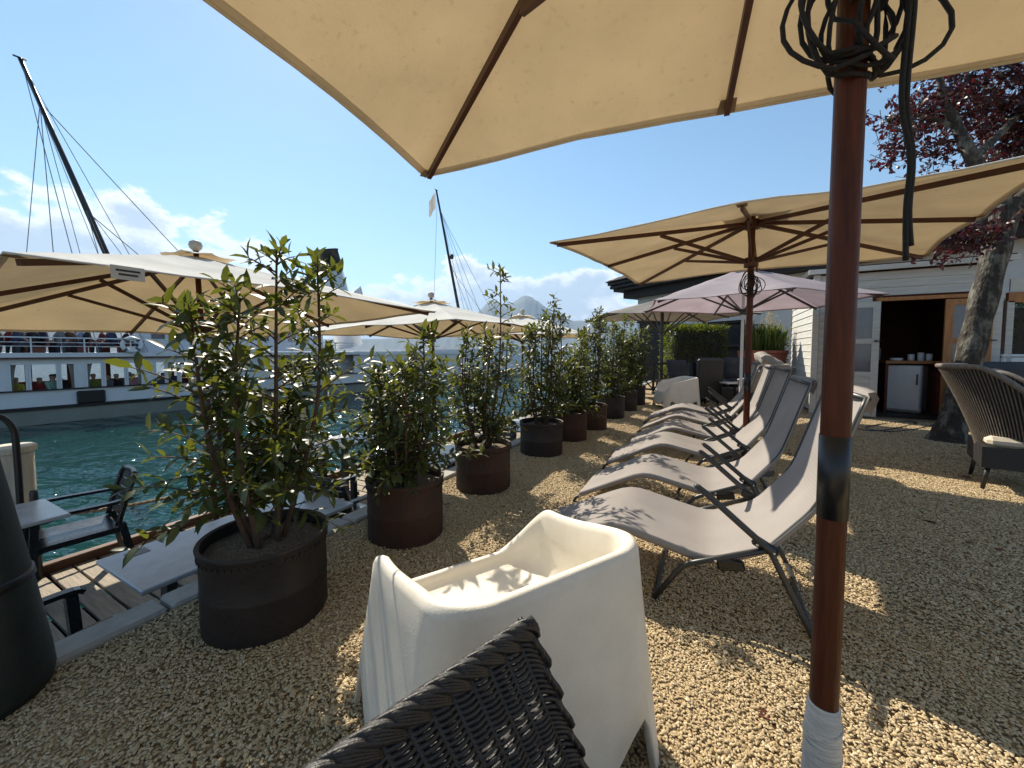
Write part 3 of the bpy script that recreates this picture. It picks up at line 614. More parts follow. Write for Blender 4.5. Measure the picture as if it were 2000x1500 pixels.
for i, px in enumerate((32, 78, 97, 125, 182, 208, 225, 242, 262, 297, 313, 336, 356)):
    person(s_at(px, .7), .7+.1*(i % 2), .98, -PI/2+random.uniform(-.9, .9), *lo[i], 'behind the saloon windows', i % 3)

# ------------------------------------------------------------------ house behind the terrace
U = CW(.482, -.876); V_ = CW(.876, .482); HC = CW(5.0, 20.0)       # far eave corner, along the eave, away
house = thing('house', 'pale plastered house with deep dark eaves and tiled roof behind the terrace', 'house', (HC.x, HC.y, 0), math.atan2(U.y, U.x))
# local: x along the eave towards the shed, y away (V is +90 degrees)
EZ = 4.2; HL = 17.0; HD = 9.0; OV = 1.0
wall = MB(); wins_h = [(1.2, 2.5, 0.0, 2.2), (4.6, 6.4, 0.0, 2.4), (8.0, 9.3, .9, 2.4)]
edge = OV
for a_, b_, zl, zh in wins_h+[(HL-OV, HL-OV, 0, 0)]:
    if a_ > edge: wall.box(((edge+a_)/2, OV+.15, EZ/2), (a_-edge, .3, EZ))
    if b_ > a_:
        wall.box(((a_+b_)/2, OV+.15, (zh+EZ)/2), (b_-a_, .3, EZ-zh))
        if zl > 0: wall.box(((a_+b_)/2, OV+.15, zl/2), (b_-a_, .3, zl))
    edge = b_
wall.box((OV+.15, HD/2+.15, EZ/2), (.3, HD-2*OV-.3, EZ)); wall.box((HL-OV-.15, HD/2+.15, EZ/2), (.3, HD-2*OV-.3, EZ)); wall.box((HL/2, HD-OV, EZ/2), (HL-2*OV, .3, EZ))
wall.build('wall', M['plaster'], house)
for a_, b_, zl, zh in wins_h:
    m2 = MB(); m2.box(((a_+b_)/2, OV+.34, (zl+zh)/2), (b_-a_-.1, .06, zh-zl-.06)); pn = m2.build('dark_opening', M['shipblack'], house)
    m2 = MB()
    for x in (a_+.04, b_-.04): m2.bar((x, OV+.1, zl), (x, OV+.1, zh), .08, .1)
    m2.bar((a_, OV+.1, zh-.04), (b_, OV+.1, zh-.04), .08, .1); m2.build('frame', M['darktimber'], pn)
ev = MB()
ev.box((HL/2, HD/2, EZ+.06), (HL-.3, HD-.3, .12)); ev.box((HL/2, HD/2, EZ+.22), (HL-.05, HD-.05, .14)); ev.box((HL/2, HD/2, EZ+.40), (HL+.12, HD+.12, .14)); ev.box((HL/2, HD/2, EZ-.18), (HL-1.0, HD-1.0, .34))
ev.build('eave', M['darktimber'], house)
rf = MB(); rz_ = EZ+.48; top = rz_+2.1
a_, b_, c_, d_ = (-.15, -.15, rz_), (HL+.15, -.15, rz_), (HL+.15, HD+.15, rz_), (-.15, HD+.15, rz_); e_, f_ = (HD/2, HD/2, top), (HL-HD/2, HD/2, top)
rf.add([a_, b_, c_, d_, e_, f_], [(0, 1, 5, 4), (1, 2, 5), (2, 3, 4, 5), (3, 0, 4)]); roof = rf.build('roof', M['roof'], house)
ro = MB()                                                    # tile courses along the visible slopes
for k in range(16):
    v = k/16; p = Vector(a_).lerp(Vector(e_), v); q = Vector(b_).lerp(Vector(f_), v); n = int((q-p).length/.24)
    for i in range(n):
        x = p.lerp(q, (i+.5)/n); dn = Vector((0, HD/2+.15, 2.1)).normalized()
        ro.bar(x+Vector((0, 0, .035)), x+dn*.36+Vector((0, 0, .02)), .19, .03)
to = ro.build('tile_courses', M['roof'], roof); to['kind'] = 'stuff'
def x_rail(x0, x1, y, z0_, z1_, par):
    m2 = MB(); n = max(1, round((x1-x0)/.75)); w_ = (x1-x0)/n
    m2.bar((x0, y, z1_), (x1, y, z1_), .06, .05); m2.bar((x0, y, z0_), (x1, y, z0_), .05, .05)
    for i in range(n+1): m2.bar((x0+i*w_, y, z0_-.05), (x0+i*w_, y, z1_), .05, .05)
    for i in range(n): m2.bar((x0+i*w_, y, z0_), (x0+(i+1)*w_, y, z1_), .035, .035); m2.bar((x0+i*w_, y-.002, z1_), (x0+(i+1)*w_, y-.002, z0_), .03, .03)
    return m2.build('cross_railing', M['darktimber'], par)
x_rail(4.5, 7.2, .75, 1.55, 2.15, house)
bl = MB(); bl.box((5.85, 1.0, 1.42), (2.8, .6, .12)); bl.build('balcony_slab', M['darktimber'], house)
fr_o = thing('garden_railing', 'dark metal railing with crossed bars beside the grey parasol', 'railing', G(1262, 768), math.atan2(U.y, U.x)+.3)
x_rail(-1.2, .9, 0, .12, .85, fr_o); 
lp = thing('sheltered_doorway', 'dark timber porch cabinet with little pitched top against the pale house', 'porch', CW(5.6, 15.2, 0), math.atan2(U.y, U.x)+.2)
m2 = MB(); m2.box((0, 0, 1.15), (.95, .6, 2.3)); m2.build('body', M['darktimber'], lp)
m2 = MB(); m2.add([(-.6, -.4, 2.3), (.6, -.4, 2.3), (.6, .4, 2.3), (-.6, .4, 2.3), (0, -.4, 2.62), (0, .4, 2.62)], [(0, 1, 4), (2, 3, 5), (1, 2, 5, 4), (3, 0, 4, 5), (0, 3, 2, 1)]); m2.build('roof', M['roof'], lp)

# white house with a window and outlined letters, past the shed
oh = thing('white_building', 'white house with blue panes and outlined letters beyond the shed', 'house', CW(15.5, 12.0, 0), YAW)
m2 = MB(); m2.box((2.2, 1.5, 1.6), (6.4, 3, 3.2)); m2.box((2.2, 1.5, 4.62), (6.4, 3, .5)); m2.box((-.9, 1.5, 3.8), (.2, 3, 1.2)); m2.box((5.3, 1.5, 3.8), (.2, 3, 1.2)); m2.box((2.2, 2.9, 3.8), (6.4, .2, 1.2)); m2.build('wall', M['plaster'], oh)
for i in range(5):
    m2 = MB(); m2.box((-.2+i*1.1, .12, 3.8), (1.0, .04, 1.14)); pn = m2.build('pane', mat('blue_pane', (.10, .16, .28), .1, var=.4, scale=2), oh)
    m2 = MB(); m2.box((-.75+i*1.1, .07, 3.8), (.07, .08, 1.2)); m2.build('frame', M['whitemetal'], pn)
m2 = MB(); m2.add([(-1.3, -.4, 4.85), (5.8, -.4, 4.85), (5.8, 3.4, 4.85), (-1.3, 3.4, 4.85), (-1.3, 1.5, 6.0), (5.8, 1.5, 6.0)], [(0, 1, 5, 4), (2, 3, 4, 5), (1, 2, 5), (3, 0, 4), (0, 3, 2, 1)]); m2.build('roof', M['roof'], oh)
m2 = MB(); m2.box((2.0, -.03, 3.62), (3.0, .04, .10)); sgn = m2.build('sign_bar', M['whitemetal'], oh)
def stroke(pts, x, z): m3 = MB(); m3.tube([(x+a*.42, -.05, z+b*.6) for a, b in pts], .028, 6); m3.build('letter', M['whitemetal'], sgn)
stroke([(0, 0), (1, 0), (1, 1), (0, 1), (0, 0)], .78, 3.72); stroke([(1, .9), (.8, 1), (.2, 1), (0, .85), (0, .62), (.2, .5), (.8, .5), (1, .36), (1, .14), (.8, 0), (.2, 0), (0, .1)], 1.42, 3.72)

# ------------------------------------------------------------------ garden shed
SX0, SX1, SY0, SY1, SH = 1.64, 3.98, 9.22, 11.7, 2.62
shed = thing('garden_shed', 'white weatherboarded shed with open door and dark red interior', 'shed', (SX0, SY0, 0))
W_, D_ = SX1-SX0, SY1-SY0; D0, D1 = .86, 1.73; DZ = 2.08
bme = {}
def board(x0, x1, y0, y1, z, h_, par, nm='wall_board', m_='shedwhite'):
    L_ = math.hypot(x1-x0, y1-y0); key = (round(L_, 2), h_, m_)
    if key not in bme:
        b_ = MB(); b_.add([(-L_/2, -.020, 0), (L_/2, -.020, 0), (L_/2, -.006, h_), (-L_/2, -.006, h_), (-L_/2, .01, 0), (L_/2, .01, 0), (L_/2, .01, h_), (-L_/2, .01, h_)], [(0, 1, 2, 3), (5, 4, 7, 6), (0, 4, 5, 1), (3, 2, 6, 7), (0, 3, 7, 4), (1, 5, 6, 2)]); bme[key] = b_.mesh(nm, M[m_])
    o = bpy.data.objects.new(nm, bme[key]); COL.objects.link(o); o.parent = par; o.location = ((x0+x1)/2, (y0+y1)/2, z); o.rotation_euler = (0, 0, math.atan2(y1-y0, x1-x0)); return o
bh = .142
for i in range(18):
    z = .05+i*bh
    if z+bh > SH: break
    board(0, 0, D_, 0, z, bh-.002, shed)                    # left wall faces the lake
    if z < DZ: board(.06, D0-.05, 0, 0, z, bh-.002, shed)
    else: board(.06, W_-.06, 0, 0, z, bh-.002, shed)
core_ = MB(); core_.box((.06, D_/2, SH/2), (.06, D_, SH-.06)); core_.box((W_-.06, D_/2, SH/2), (.06, D_, SH-.06)); core_.box((W_/2, D_-.05, SH/2), (W_-.12, .06, SH-.06)); core_.box((W_/2, .05, (SH+DZ)/2), (W_-.1, .05, SH-DZ)); core_.box((D0/2, .05, DZ/2), (D0-.06, .05, DZ)); core_.build('inner_wall', M['shedred'], shed)
m2 = MB(); m2.box((W_/2, D_/2, .03), (W_-.1, D_-.1, .06)); m2.build('floor', M['darktimber'], shed)
m2 = MB(); m2.box((0, -.012, SH/2), (.10, .06, SH)); m2.build('corner_post', M['shedwhite'], shed); m2 = MB(); m2.box((W_, -.012, SH/2), (.10, .06, SH)); m2.build('corner_post', M['shedwhite'], shed)
m2 = MB(); m2.box((W_/2, D_/2, SH+.06), (W_+.26, D_+.26, .10)); m2.build('roof', M['darktimber'], shed)
m2 = MB(); m2.box((W_/2, -.145, SH+.045), (W_+.30, .025, .085)); m2.build('fascia', M['shedwhite'], shed)
# doorway frame
m2 = MB(); m2.bar((D0, -.02, 0), (D0, -.02, DZ), .07, .1); m2.bar((D0, -.02, DZ+.03), (W_-.05, -.02, DZ+.03), .1, .06); m2.build('door_frame', M['pine'], shed)
def door_leaf(x0, wd, y, rz, m_, pane_m):
    d_ = bpy.data.objects.new('door', None); COL.objects.link(d_); d_.parent = shed; d_.location = (x0, y, .03); d_.rotation_euler = (0, 0, rz)
    m2 = MB(); h_ = DZ-.05; s_ = .10
    m2.box((s_/2, 0, h_/2), (s_, .045, h_)); m2.box((wd-s_/2, 0, h_/2), (s_, .045, h_)); m2.box((wd/2, 0, h_-s_/2), (wd-2*s_, .042, s_)); m2.box((wd/2, 0, h_*.66), (wd-2*s_, .042, .09)); m2.box((wd/2, 0, h_*.37), (wd-2*s_, .042, .09)); m2.box((wd/2, 0, .05), (wd-2*s_, .042, .10)); m2.build('leaf_frame', M[m_], d_)
    for z0_, z1_ in ((h_*.66+.045, h_-s_), (h_*.37+.045, h_*.66-.045)):
        m2 = MB(); m2.box((wd/2, 0, (z0_+z1_)/2), (wd-2*s_, .012, z1_-z0_)); m2.build('pane', M[pane_m], d_)
    n = 5; hh = (h_*.37-.045-.10)/n
    for i in range(n): board(s_, wd-s_, 0, 0, .10+i*hh, round(hh-.003, 4), d_, 'door_board', m_)
    m2 = MB(); m2.box((wd-s_/2, -.035, h_*.66), (.03, .03, .03)); m2.tube([(wd-s_/2, -.05, h_*.66), (wd-s_/2+.09, -.05, h_*.66)], .01, 6); m2.build('handle', M['black'], d_)
door_leaf(.27, .60, -.16, -.10, 'shedwhite', 'glass'); door_leaf(D1, W_-D1-.06, -.05, 0, 'pine', 'glass')
# inside the shed
def S(x, y, z=0): return (SX0+x, SY0+y, z)
fg = thing('fridge', 'small white fridge inside the shed doorway', 'fridge', S(1.50, .62, .06), -.5)
m2 = MB(); m2.box((0, .03, .44), (.5, .46, .86), bev=.015); m2.build('cabinet', M['whitemetal'], fg); m2 = MB(); m2.box((0, -.235, .46), (.49, .05, .82), bev=.015); dr = m2.build('door', M['whitemetal'], fg); m2 = MB(); m2.box((.2, -.27, .62), (.02, .03, .2)); m2.build('handle', M['tube'], dr)
ct = thing('shed_counter', 'brown wooden worktop above the fridge in the shed', 'counter', S(1.52, .68, .06)); m2 = MB(); m2.box((0, 0, .93), (.76, .62, .05)); m2.build('top', M['pine'], ct)
for x in (-.35, .35):
    m2 = MB(); m2.box((x, .0, .452), (.04, .55, .904)); m2.build('side', M['shedred'], ct)
for i, (x, h_, c_) in enumerate(((-.20, .05, 'steel'), (0, .12, 'steel'), (.13, .15, 'steel'), (.24, .13, 'steel'))):
    m2 = MB(); r_ = .09 if i == 0 else .045; m2.lathe([(r_*.9, 0), (r_, .01), (r_, h_), (r_*.85, h_), (r_*.85, .02)], n=14); o = m2.build(('dish' if i == 0 else 'tumbler'), M['whitemetal'], smooth=True); o.location = S(1.52+x, .5, 1.0161)
    tag(o, 'low white dish on the shed worktop' if i == 0 else ('short wide pale cup on the shed worktop, next to the dish', 'tallest pale cup on the shed worktop', 'pale cup at the door end of the shed worktop')[i-1], 'dish' if i == 0 else 'cup', None if i == 0 else 'cups on the shed worktop')
sh_ = thing('shelf_unit', 'dim shelf unit with stored boxes at the back of the shed', 'shelves', S(1.05, 2.0, .06))
m2 = MB()
for x in (-.4, .4): m2.box((x, 0, .6), (.03, .4, 1.2))
m2.build('side_panel', M['whitemetal'], sh_)
for z in (.25, .6, .95, 1.19): m2 = MB(); m2.box((0, 0, z), (.765, .39, .025)); m2.build('shelf', M['whitemetal'], sh_)
for x, z, w_, c_ in ((-.2, .265, .3, 'pine'), (.18, .265, .28, 'glass'), (-.15, .615, .32, 'shedred'), (.2, .615, .2, 'pine'), (0, .965, .5, 'glass')):
    m2 = MB(); m2.box((0, 0, .10), (w_, .28, .198), bev=.01); o = m2.build('storage_box', M[c_]); o.location = S(1.05+x, 1.98, .06+z-.0005)
    tag(o, f"{ {'pine': 'honey brown', 'glass': 'dark grey', 'shedred': 'dull red'}[c_]} box stored on the shelf unit in the shed", 'box', 'boxes on the shed shelves')

# ------------------------------------------------------------------ hedges and planting
leaf_t = np.array([(0, 0, 0), (.30, .16, .035), (.30, 0, -.01), (.30, -.16, .035), (.68, .14, -.02), (.68, 0, -.075), (.68, -.14, -.02), (1, 0, -.17)])
leaf_f = [(0, 2, 1), (0, 3, 2), (1, 2, 5, 4), (2, 3, 6, 5), (4, 5, 7), (5, 6, 7)]
tuft_t = np.array([(0, 0, 0), (.5, .16, .03), (.5, -.16, .03), (1, 0, -.08)]); tuft_f = [(0, 2, 3, 1)]
def joined(name, T, F, mats44, m_, parent=None, smooth=True):
    k = len(T); n = len(mats44); A = np.asarray(mats44)                # n x 3 x 4
    vs = (np.einsum('nij,kj->nki', A[:, :, :3], T)+A[:, None, :, 3]).reshape(-1, 3)
    me = bpy.data.meshes.new(name); fs = [tuple(i+j*k for i in f) for j in range(n) for f in F]
    me.from_pydata(vs.tolist(), [], fs); me.materials.append(m_)
    if smooth: me.polygons.foreach_set('use_smooth', [True]*len(fs))
    o = bpy.data.objects.new(name, me); COL.objects.link(o)
    if parent: o.parent = parent
    return o
def frame(d, up, size, p, wid=1.0):
    d = d/np.linalg.norm(d); y = np.cross(up, d); ny = np.linalg.norm(y); y = y/ny if ny > 1e-4 else np.array([0, 1., 0]); z = np.cross(d, y)
    return np.stack([d*size, y*size*wid, z*size, p], 1)
def hedge(name, label, c, size, rz, n, ls):
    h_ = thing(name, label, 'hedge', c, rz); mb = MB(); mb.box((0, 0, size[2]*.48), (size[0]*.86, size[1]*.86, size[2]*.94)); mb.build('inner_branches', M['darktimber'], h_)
    Ms = []
    for _ in range(n):
        p = RNG.uniform(-.5, .5, 3)*np.array(size); ax = RNG.choice(3, p=[.25, .4, .35]); p[ax] = (.5 if (ax == 2 or RNG.random() < .5) else -.5)*size[ax]*(1+RNG.normal(0, .035)-abs(RNG.normal(0, .05))); nrm = np.zeros(3); nrm[ax] = np.sign(p[ax])
        p[2] += size[2]/2+RNG.normal(0, .02); d = nrm*.8+RNG.normal(0, .7, 3)+np.array([0, 0, .35]); Ms.append(frame(d, RNG.normal(0, 1, 3), ls*RNG.uniform(.6, 1.4), p))
    o = joined('foliage', tuft_t, tuft_f, Ms, M['hedge'], h_); o['kind'] = 'stuff'; return h_
hedge('clipped_hedge', 'square clipped green hedge beside the grey parasol pole', CW(352/752*13.5, 13.5, 0), (1.9, 1.0, 2.0), YAW, 6000, .11)
hedge('boundary_hedge', 'long dark boundary hedge seen right of the shed', CW(12.6, 9.0, 0), (4.5, .9, 2.3), YAW-.3, 6000, .10)
hedge('boundary_hedge', 'green shrub hedge in the gap left of the shed wall', (1.2, 12.4, 0), (.8, .6, 1.5), 0, 1500, .09)
pg = thing('pergola', 'honey pine pergola beam with white edge beside the shed', 'pergola', (SX1+.16, SY0+.1, 0)); m2 = MB(); m2.bar((0, .02, 2.06), (5.0, .02, 2.06), .08, .16); m2.build('beam', M['pine'], pg); m2 = MB(); m2.box((2.5, -.03, 2.25), (5.0, .03, .20)); m2.build('fascia', M['shedwhite'], pg)
for x in (.03, 4.9): m2 = MB(); m2.box((x, .02, 1.0), (.08, .08, 2.0)); m2.build('post', M['shedwhite'], pg)
# terracotta trough of flowering grass on a low wall
tw = thing('garden_wall', 'low pale wall carrying the terracotta trough', 'wall', CW(505/752*9.3, 9.3, 0), YAW); m2 = MB(); m2.box((0, .3, .37), (2.0, .3, .74)); m2.build('wall', M['plaster'], tw)
tr_ = thing('terracotta_trough', 'terracotta trough of green grasses with pale plumes', 'planter', CW(505/752*9.2+.05, 9.6, .74), YAW)
m2 = MB(); m2.add([(-.45, -.16, 0), (.45, -.16, 0), (.45, .16, 0), (-.45, .16, 0), (-.5, -.2, .46), (.5, -.2, .46), (.5, .2, .46), (-.5, .2, .46)], [(3, 2, 1, 0), (0, 1, 5, 4), (1, 2, 6, 5), (2, 3, 7, 6), (3, 0, 4, 7), (4, 5, 6, 7)]); m2.box((0, -.205, .43), (1.02, .03, .07)); m2.build('trough', M['terracotta'], tr_)
Ms = [frame(np.array([RNG.normal(0, .12), RNG.normal(0, .12), 1]), RNG.normal(0, 1, 3), RNG.uniform(.35, .75), np.array([RNG.uniform(-.45, .45), RNG.uniform(-.15, .15), .44]), .06) for _ in range(420)]
o = joined('grass_blades', leaf_t, leaf_f, Ms, M['grass'], tr_); o['kind'] = 'stuff'
Ms = []
for _ in range(16):
    x, y, h_ = RNG.uniform(-.4, .4), RNG.uniform(-.12, .12), RNG.uniform(.6, 1.05)
    for j in range(26): Ms.append(frame(RNG.normal(0, .6, 3)+np.array([0, 0, .8]), RNG.normal(0, 1, 3), .05, np.array([x+RNG.normal(0, .018), y+RNG.normal(0, .018), .44+h_*(.68+.32*j/26)])))
o = joined('plumes', tuft_t, tuft_f, Ms, M['plume'], tr_); o['kind'] = 'stuff'
# white arch by the far end of the quay
ar = MB(); c_ = G(1110, 760); ar.tube([Vector((c_.x, c_.y, 0))+CW(.28*math.cos(t), 0, 1.05+.28*math.sin(t)) if 0 < i < 16 else Vector((c_.x, c_.y, 0))+CW(.28*(1 if i == 0 else -1), 0, 0) for i, t in enumerate([PI*k/16 for k in range(17)])], .055, 8)
tag(ar.build('white_arch', M['whitemetal'], smooth=True), 'small white arch standing behind the row of shrubs', 'arch')

# ------------------------------------------------------------------ tree with purple leaves
tp = G(1852, 862); tree = thing('purple_tree', 'purple-leaved tree with lichen-spotted leaning trunk by the shed', 'tree', (tp.x, tp.y, 0), YAW)
def TX(px, py, dd=0): d0 = 5.05+dd; return Vector(((px-1000)/FPX*d0-(1852-1000)/FPX*5.05, dd, EYE+(HOR-py)/FPX*d0))
trunk = resample([(-.02, 0, -.1), (.03, 0, .25), TX(1880, 720), TX(1902, 600), TX(1925, 480), TX(1942, 400)], 26)
m2 = MB(); m2.tube(trunk, [.27-.14*min(1, i/5)+.008*math.sin(i*1.7) for i in range(26)], 18); fk = trunk[-1]
brs = [[fk-Vector((0, 0, .12)), TX(1905, 370), TX(1868, 320), TX(1835, 262, .15), TX(1805, 205, .2), TX(1790, 130, .3), TX(1770, 30, .4)], [fk-Vector((0, 0, .15)), TX(1975, 385, -.1), TX(2030, 350, -.2), TX(2120, 250, -.2), TX(2200, 120, 0)], [TX(1868, 320), TX(1930, 260, .5), TX(1990, 190, .8), TX(2060, 100, 1)], [TX(1835, 262, .15), TX(1760, 240, .3), TX(1700, 250, .4)], [fk, TX(1880, 440, -.3), TX(1840, 465, -.4), TX(1800, 470, -.5)], [fk, TX(1930, 410, .9), TX(1900, 330, 1.5), TX(1870, 240, 1.9)]]
for i, b_ in enumerate(brs): m2.tube(resample(b_, 16), [max(.025, (.105, .10, .06, .035, .025, .06)[i]*(1-.06*k)) for k in range(16)], 10)
smooth_angle(m2.build('trunk', M['bignoak'], tree), 60)
Ms = []; tw_ = MB()
def puff(c, rad, n, tw=True):
    for _ in range(n//9):
        p0 = np.array(c)+RNG.normal(0, 1, 3)*np.array(rad)*.55; dr = RNG.normal(0, 1, 3); dr /= np.linalg.norm(dr); ln = RNG.uniform(.15, .35)
        if tw: tw_.tube([p0-dr*ln*.5, p0+dr*ln], .004, 3, cap=False)
        for j in range(9):
            p = p0+dr*ln*j/8+RNG.normal(0, .018, 3); d = dr*.5+RNG.normal(0, .8, 3)+np.array([0, 0, -.3]); Ms.append(frame(d, RNG.normal(0, 1, 3), RNG.uniform(.045, .085), p, 1.6))
for px, py, dd, r_, n in ((1720, 260, .3, .22, 300), (1760, 230, .4, .28, 450), (1720, 300, .2, .15, 140), (1820, 235, .5, .28, 500), (1790, 310, .4, .25, 330), (1850, 210, .6, .35, 600), (1900, 230, .8, .4, 900), (1960, 240, .8, .45, 1100), (2010, 200, .6, .5, 1100), (1990, 290, .9, .4, 800), (1930, 300, 1., .35, 600), (1880, 150, .6, .6, 1200), (1760, 100, .4, .5, 900), (2000, 60, .5, .8, 1800), (2130, 150, .2, .7, 1600), (2120, 300, .2, .55, 900), (1830, 460, -.45, .16, 380), (1880, 470, -.4, .16, 330), (1800, 480, -.5, .08, 60), (1880, -80, .5, .9, 1800), (2080, -120, .4, .9, 1500), (1700, -30, .3, .5, 500), (1690, 325, .25, .06, 30), (1610, 368, .25, .03, 9)):
    puff(TX(px, py, dd), (r_, r_, r_*.8), n)
tw_.build('twigs', M['bark'], tree)
o = joined('crown', leaf_t, leaf_f, Ms, M['plumleaf'], tree); o['kind'] = 'stuff'

# ------------------------------------------------------------------ potted shrubs along the kerb
lme = bpy.data.meshes.new('leaf'); lme.from_pydata(leaf_t.tolist(), [], leaf_f); lme.materials.append(M['leaf']); lme.polygons.foreach_set('use_smooth', [True]*6)
def shrub(i, px, py, rad, h_, ztop, spread, nst, nbr, ls, steel, label, nleaf_obj, sparse_top=0.0, leaders=None):
    q = G(px, py); dv = Vector((q.x, q.y, 0)).normalized(); c_ = q+dv*rad
    s_ = thing('potted_shrub', label, 'potted plant', (c_.x, c_.y, 0), 0, 'potted shrubs along the kerb')
    m2 = MB(); m2.lathe([(rad*.97, 0), (rad*.985, .01), (rad*.985, h_*.45), (rad*.995, h_*.47), (rad*.985, h_*.49), (rad*.985, h_-.06), (rad*1.0, h_-.05), (rad*.99, h_-.035), (rad*1.02, h_-.02), (rad*1.035, h_-.006), (rad*1.02, h_), (rad*.96, h_-.004), (rad*.95, h_-.05), (rad*.95, h_-.12)], n=48, cap=False)
    pot = smooth_angle(m2.build('pot', M[steel], s_), 50)
    if i < 4:
        m2 = MB(); n = 56
        for k in range(n): a_ = 2*PI*k/n; m2.box((rad*1.0*math.cos(a_), rad*1.0*math.sin(a_), h_-.045), (.008, .008, .012), Matrix.Rotation(a_, 3, 'Z'))
        m2.build('rim_beading', M[steel], pot)
    rg = np.random.default_rng(100+i)
    m2 = MB(); rows = []
    for k in range(10):
        rr_ = rad*.955*k/9; rows.append([(rr_*math.cos(a_), rr_*math.sin(a_), h_-.055+.02*(1-k/9)+rg.normal(0, .004)) for a_ in np.linspace(0, 2*PI, 33)[:-1]])
    m2.grid([r_+[r_[0]] for r_ in rows]); m2.build('soil', M['soil'], s_, smooth=True)
    stem = MB(); Ms = []; zb = h_-.06
    def spray(p, d, ln, nl, droop=.35):
        d = d/np.linalg.norm(d); pts = []
        for k in range(6):
            t = k/5; pts.append(p+d*ln*t+np.array([0, 0, -.25*ln*t*t+.10*ln*t]))
        stem.tube(pts, [.0045-.0006*k for k in range(6)], 4, cap=False)
        for k in range(nl):
            t = .18+.82*k/(nl-1) if nl > 1 else 1; b_ = p+d*ln*t+np.array([0, 0, -.25*ln*t*t+.10*ln*t])
            a_ = k*2.4+rg.uniform(0, .8); s1 = np.cross(d, [0, 0, 1.]); s1 = s1/(np.linalg.norm(s1)+1e-6); s2 = np.cross(s1, d)
            o_ = d*(.35+.5*t)+(s1*math.cos(a_)+s2*math.sin(a_))*.85+np.array([0, 0, -droop*.9+(.45 if t > .85 else 0)]); Ms.append(frame(o_, np.array([0, 0, 1.])+rg.normal(0, .35, 3), ls*rg.uniform(.65, 1.25), b_, rg.uniform(.85, 1.25)))
    for k in range(nst):
        a_ = 2*PI*k/nst+rg.uniform(-.5, .5); tall = (leaders[k] if leaders else (1.0 if k == 0 else rg.uniform(.62, .95)))
        zt = zb+(ztop-zb)*tall; rt = spread*rg.uniform(.12, .55); b0 = np.array([math.cos(a_)*rad*.25, math.sin(a_)*rad*.25, zb])
        tp_ = np.array([math.cos(a_)*rt, math.sin(a_)*rt, zt-.06]); mid = b0*.5+tp_*.5+np.array([math.cos(a_), math.sin(a_), 0])*.05+rg.normal(0, .02, 3)
        path = resample([b0, mid, tp_], 14); stem.tube(path, [.012*(1-.055*j)*(1 if i else 1.2) for j in range(14)], 6, cap=False)
        for j in range(nbr):
            t = (j+rg.uniform(0, 1))/nbr
            if sparse_top and t > .62 and rg.random() < sparse_top: continue
            u = (.20 if i == 0 else .13)+(.78 if i == 0 else .85)*t; x = u*13; i0 = min(int(x), 12); p = np.array(path[i0].lerp(path[i0+1], x-i0))
            an = rg.uniform(0, 2*PI); lf = spread*(1.0-.72*t**.8)*(.25+.75*rg.random()**1.4)
            spray(p, np.array([math.cos(an), math.sin(an), .30+.7*t+rg.normal(0, .15)]), max(.08, lf), int(4+lf*26))
        spray(np.array(path[-2]), np.array([rg.normal(0, .15), rg.normal(0, .15), 1]), .11, 8, -.1)
    stem.build('stem', M['bark'], s_, smooth=True)
    Ms = np.array(Ms)
    if nleaf_obj and len(Ms) > nleaf_obj:
        w = Ms[:, :, 3]+np.array(c_); dist = np.linalg.norm(w-np.array([0, 0, EYE]), axis=1)/np.linalg.norm(Ms[:, :, 0], axis=1); od = np.argsort(dist); near = od[:nleaf_obj]; rest = od[nleaf_obj:]
        for k in near:
            o = bpy.data.objects.new('leaf', lme); COL.objects.link(o); o.parent = s_
            m4 = Matrix([list(Ms[k][r_]) for r_ in range(3)]+[[0, 0, 0, 1]]); o.matrix_local = m4
        Ms = Ms[rest]
    o = joined('foliage', leaf_t, leaf_f, Ms, M['leaf'], s_); o['kind'] = 'stuff'
    return s_
shrub(0, 527, 1260, .25, .375, 1.70, .56, 7, 33, .080, 'darksteel', 'tall two-leader shrub in blackened steel pot beside the long deck table', 300, leaders=[1, .96, .6, .5, .66, .78, .85])
shrub(1, 794, 1076, .242, .385, 1.36, .52, 8, 36, .070, 'rust', 'low dense shrub in rusty brown steel pot with beaded rim', 300, leaders=[1, .8, .85, .75, .7, .8, .65, .78])
shrub(2, 944, 969, .242, .39, 1.92, .48, 8, 34, .068, 'rust', 'shrub with one thin sparse leader rising high above its rusty pot', 300, leaders=[1, .66, .6, .7, .62, .68, .55, .64], sparse_top=.35)
shrub(3, 1057, 896, .25, .38, 1.80, .44, 8, 34, .072, 'darksteel', 'slender shrub in black steel pot beside the slatted deck chair', 0)
shrub(4, 1110, 865, .25, .38, 1.42, .48, 8, 30, .075, 'rust', 'short bushy shrub in rusty pot squeezed behind the slender one', 0)
shrub(5, 1153, 843, .25, .38, 1.86, .46, 8, 32, .078, 'rust', 'tall leafy shrub in plain brown pot facing the lounger foot ends', 0)
shrub(6, 1193, 819, .24, .38, 1.85, .46, 8, 30, .082, 'darksteel', 'tall shrub in black pot third from the far railing', 0)
shrub(7, 1221, 804, .23, .40, 1.80, .44, 8, 28, .088, 'darksteel', 'tall shrub in black pot second from the far railing', 0)
shrub(8, 1240, 793, .22, .42, 1.72, .44, 8, 26, .092, 'darksteel', 'last shrub of the row in black pot nearest the far railing', 0)

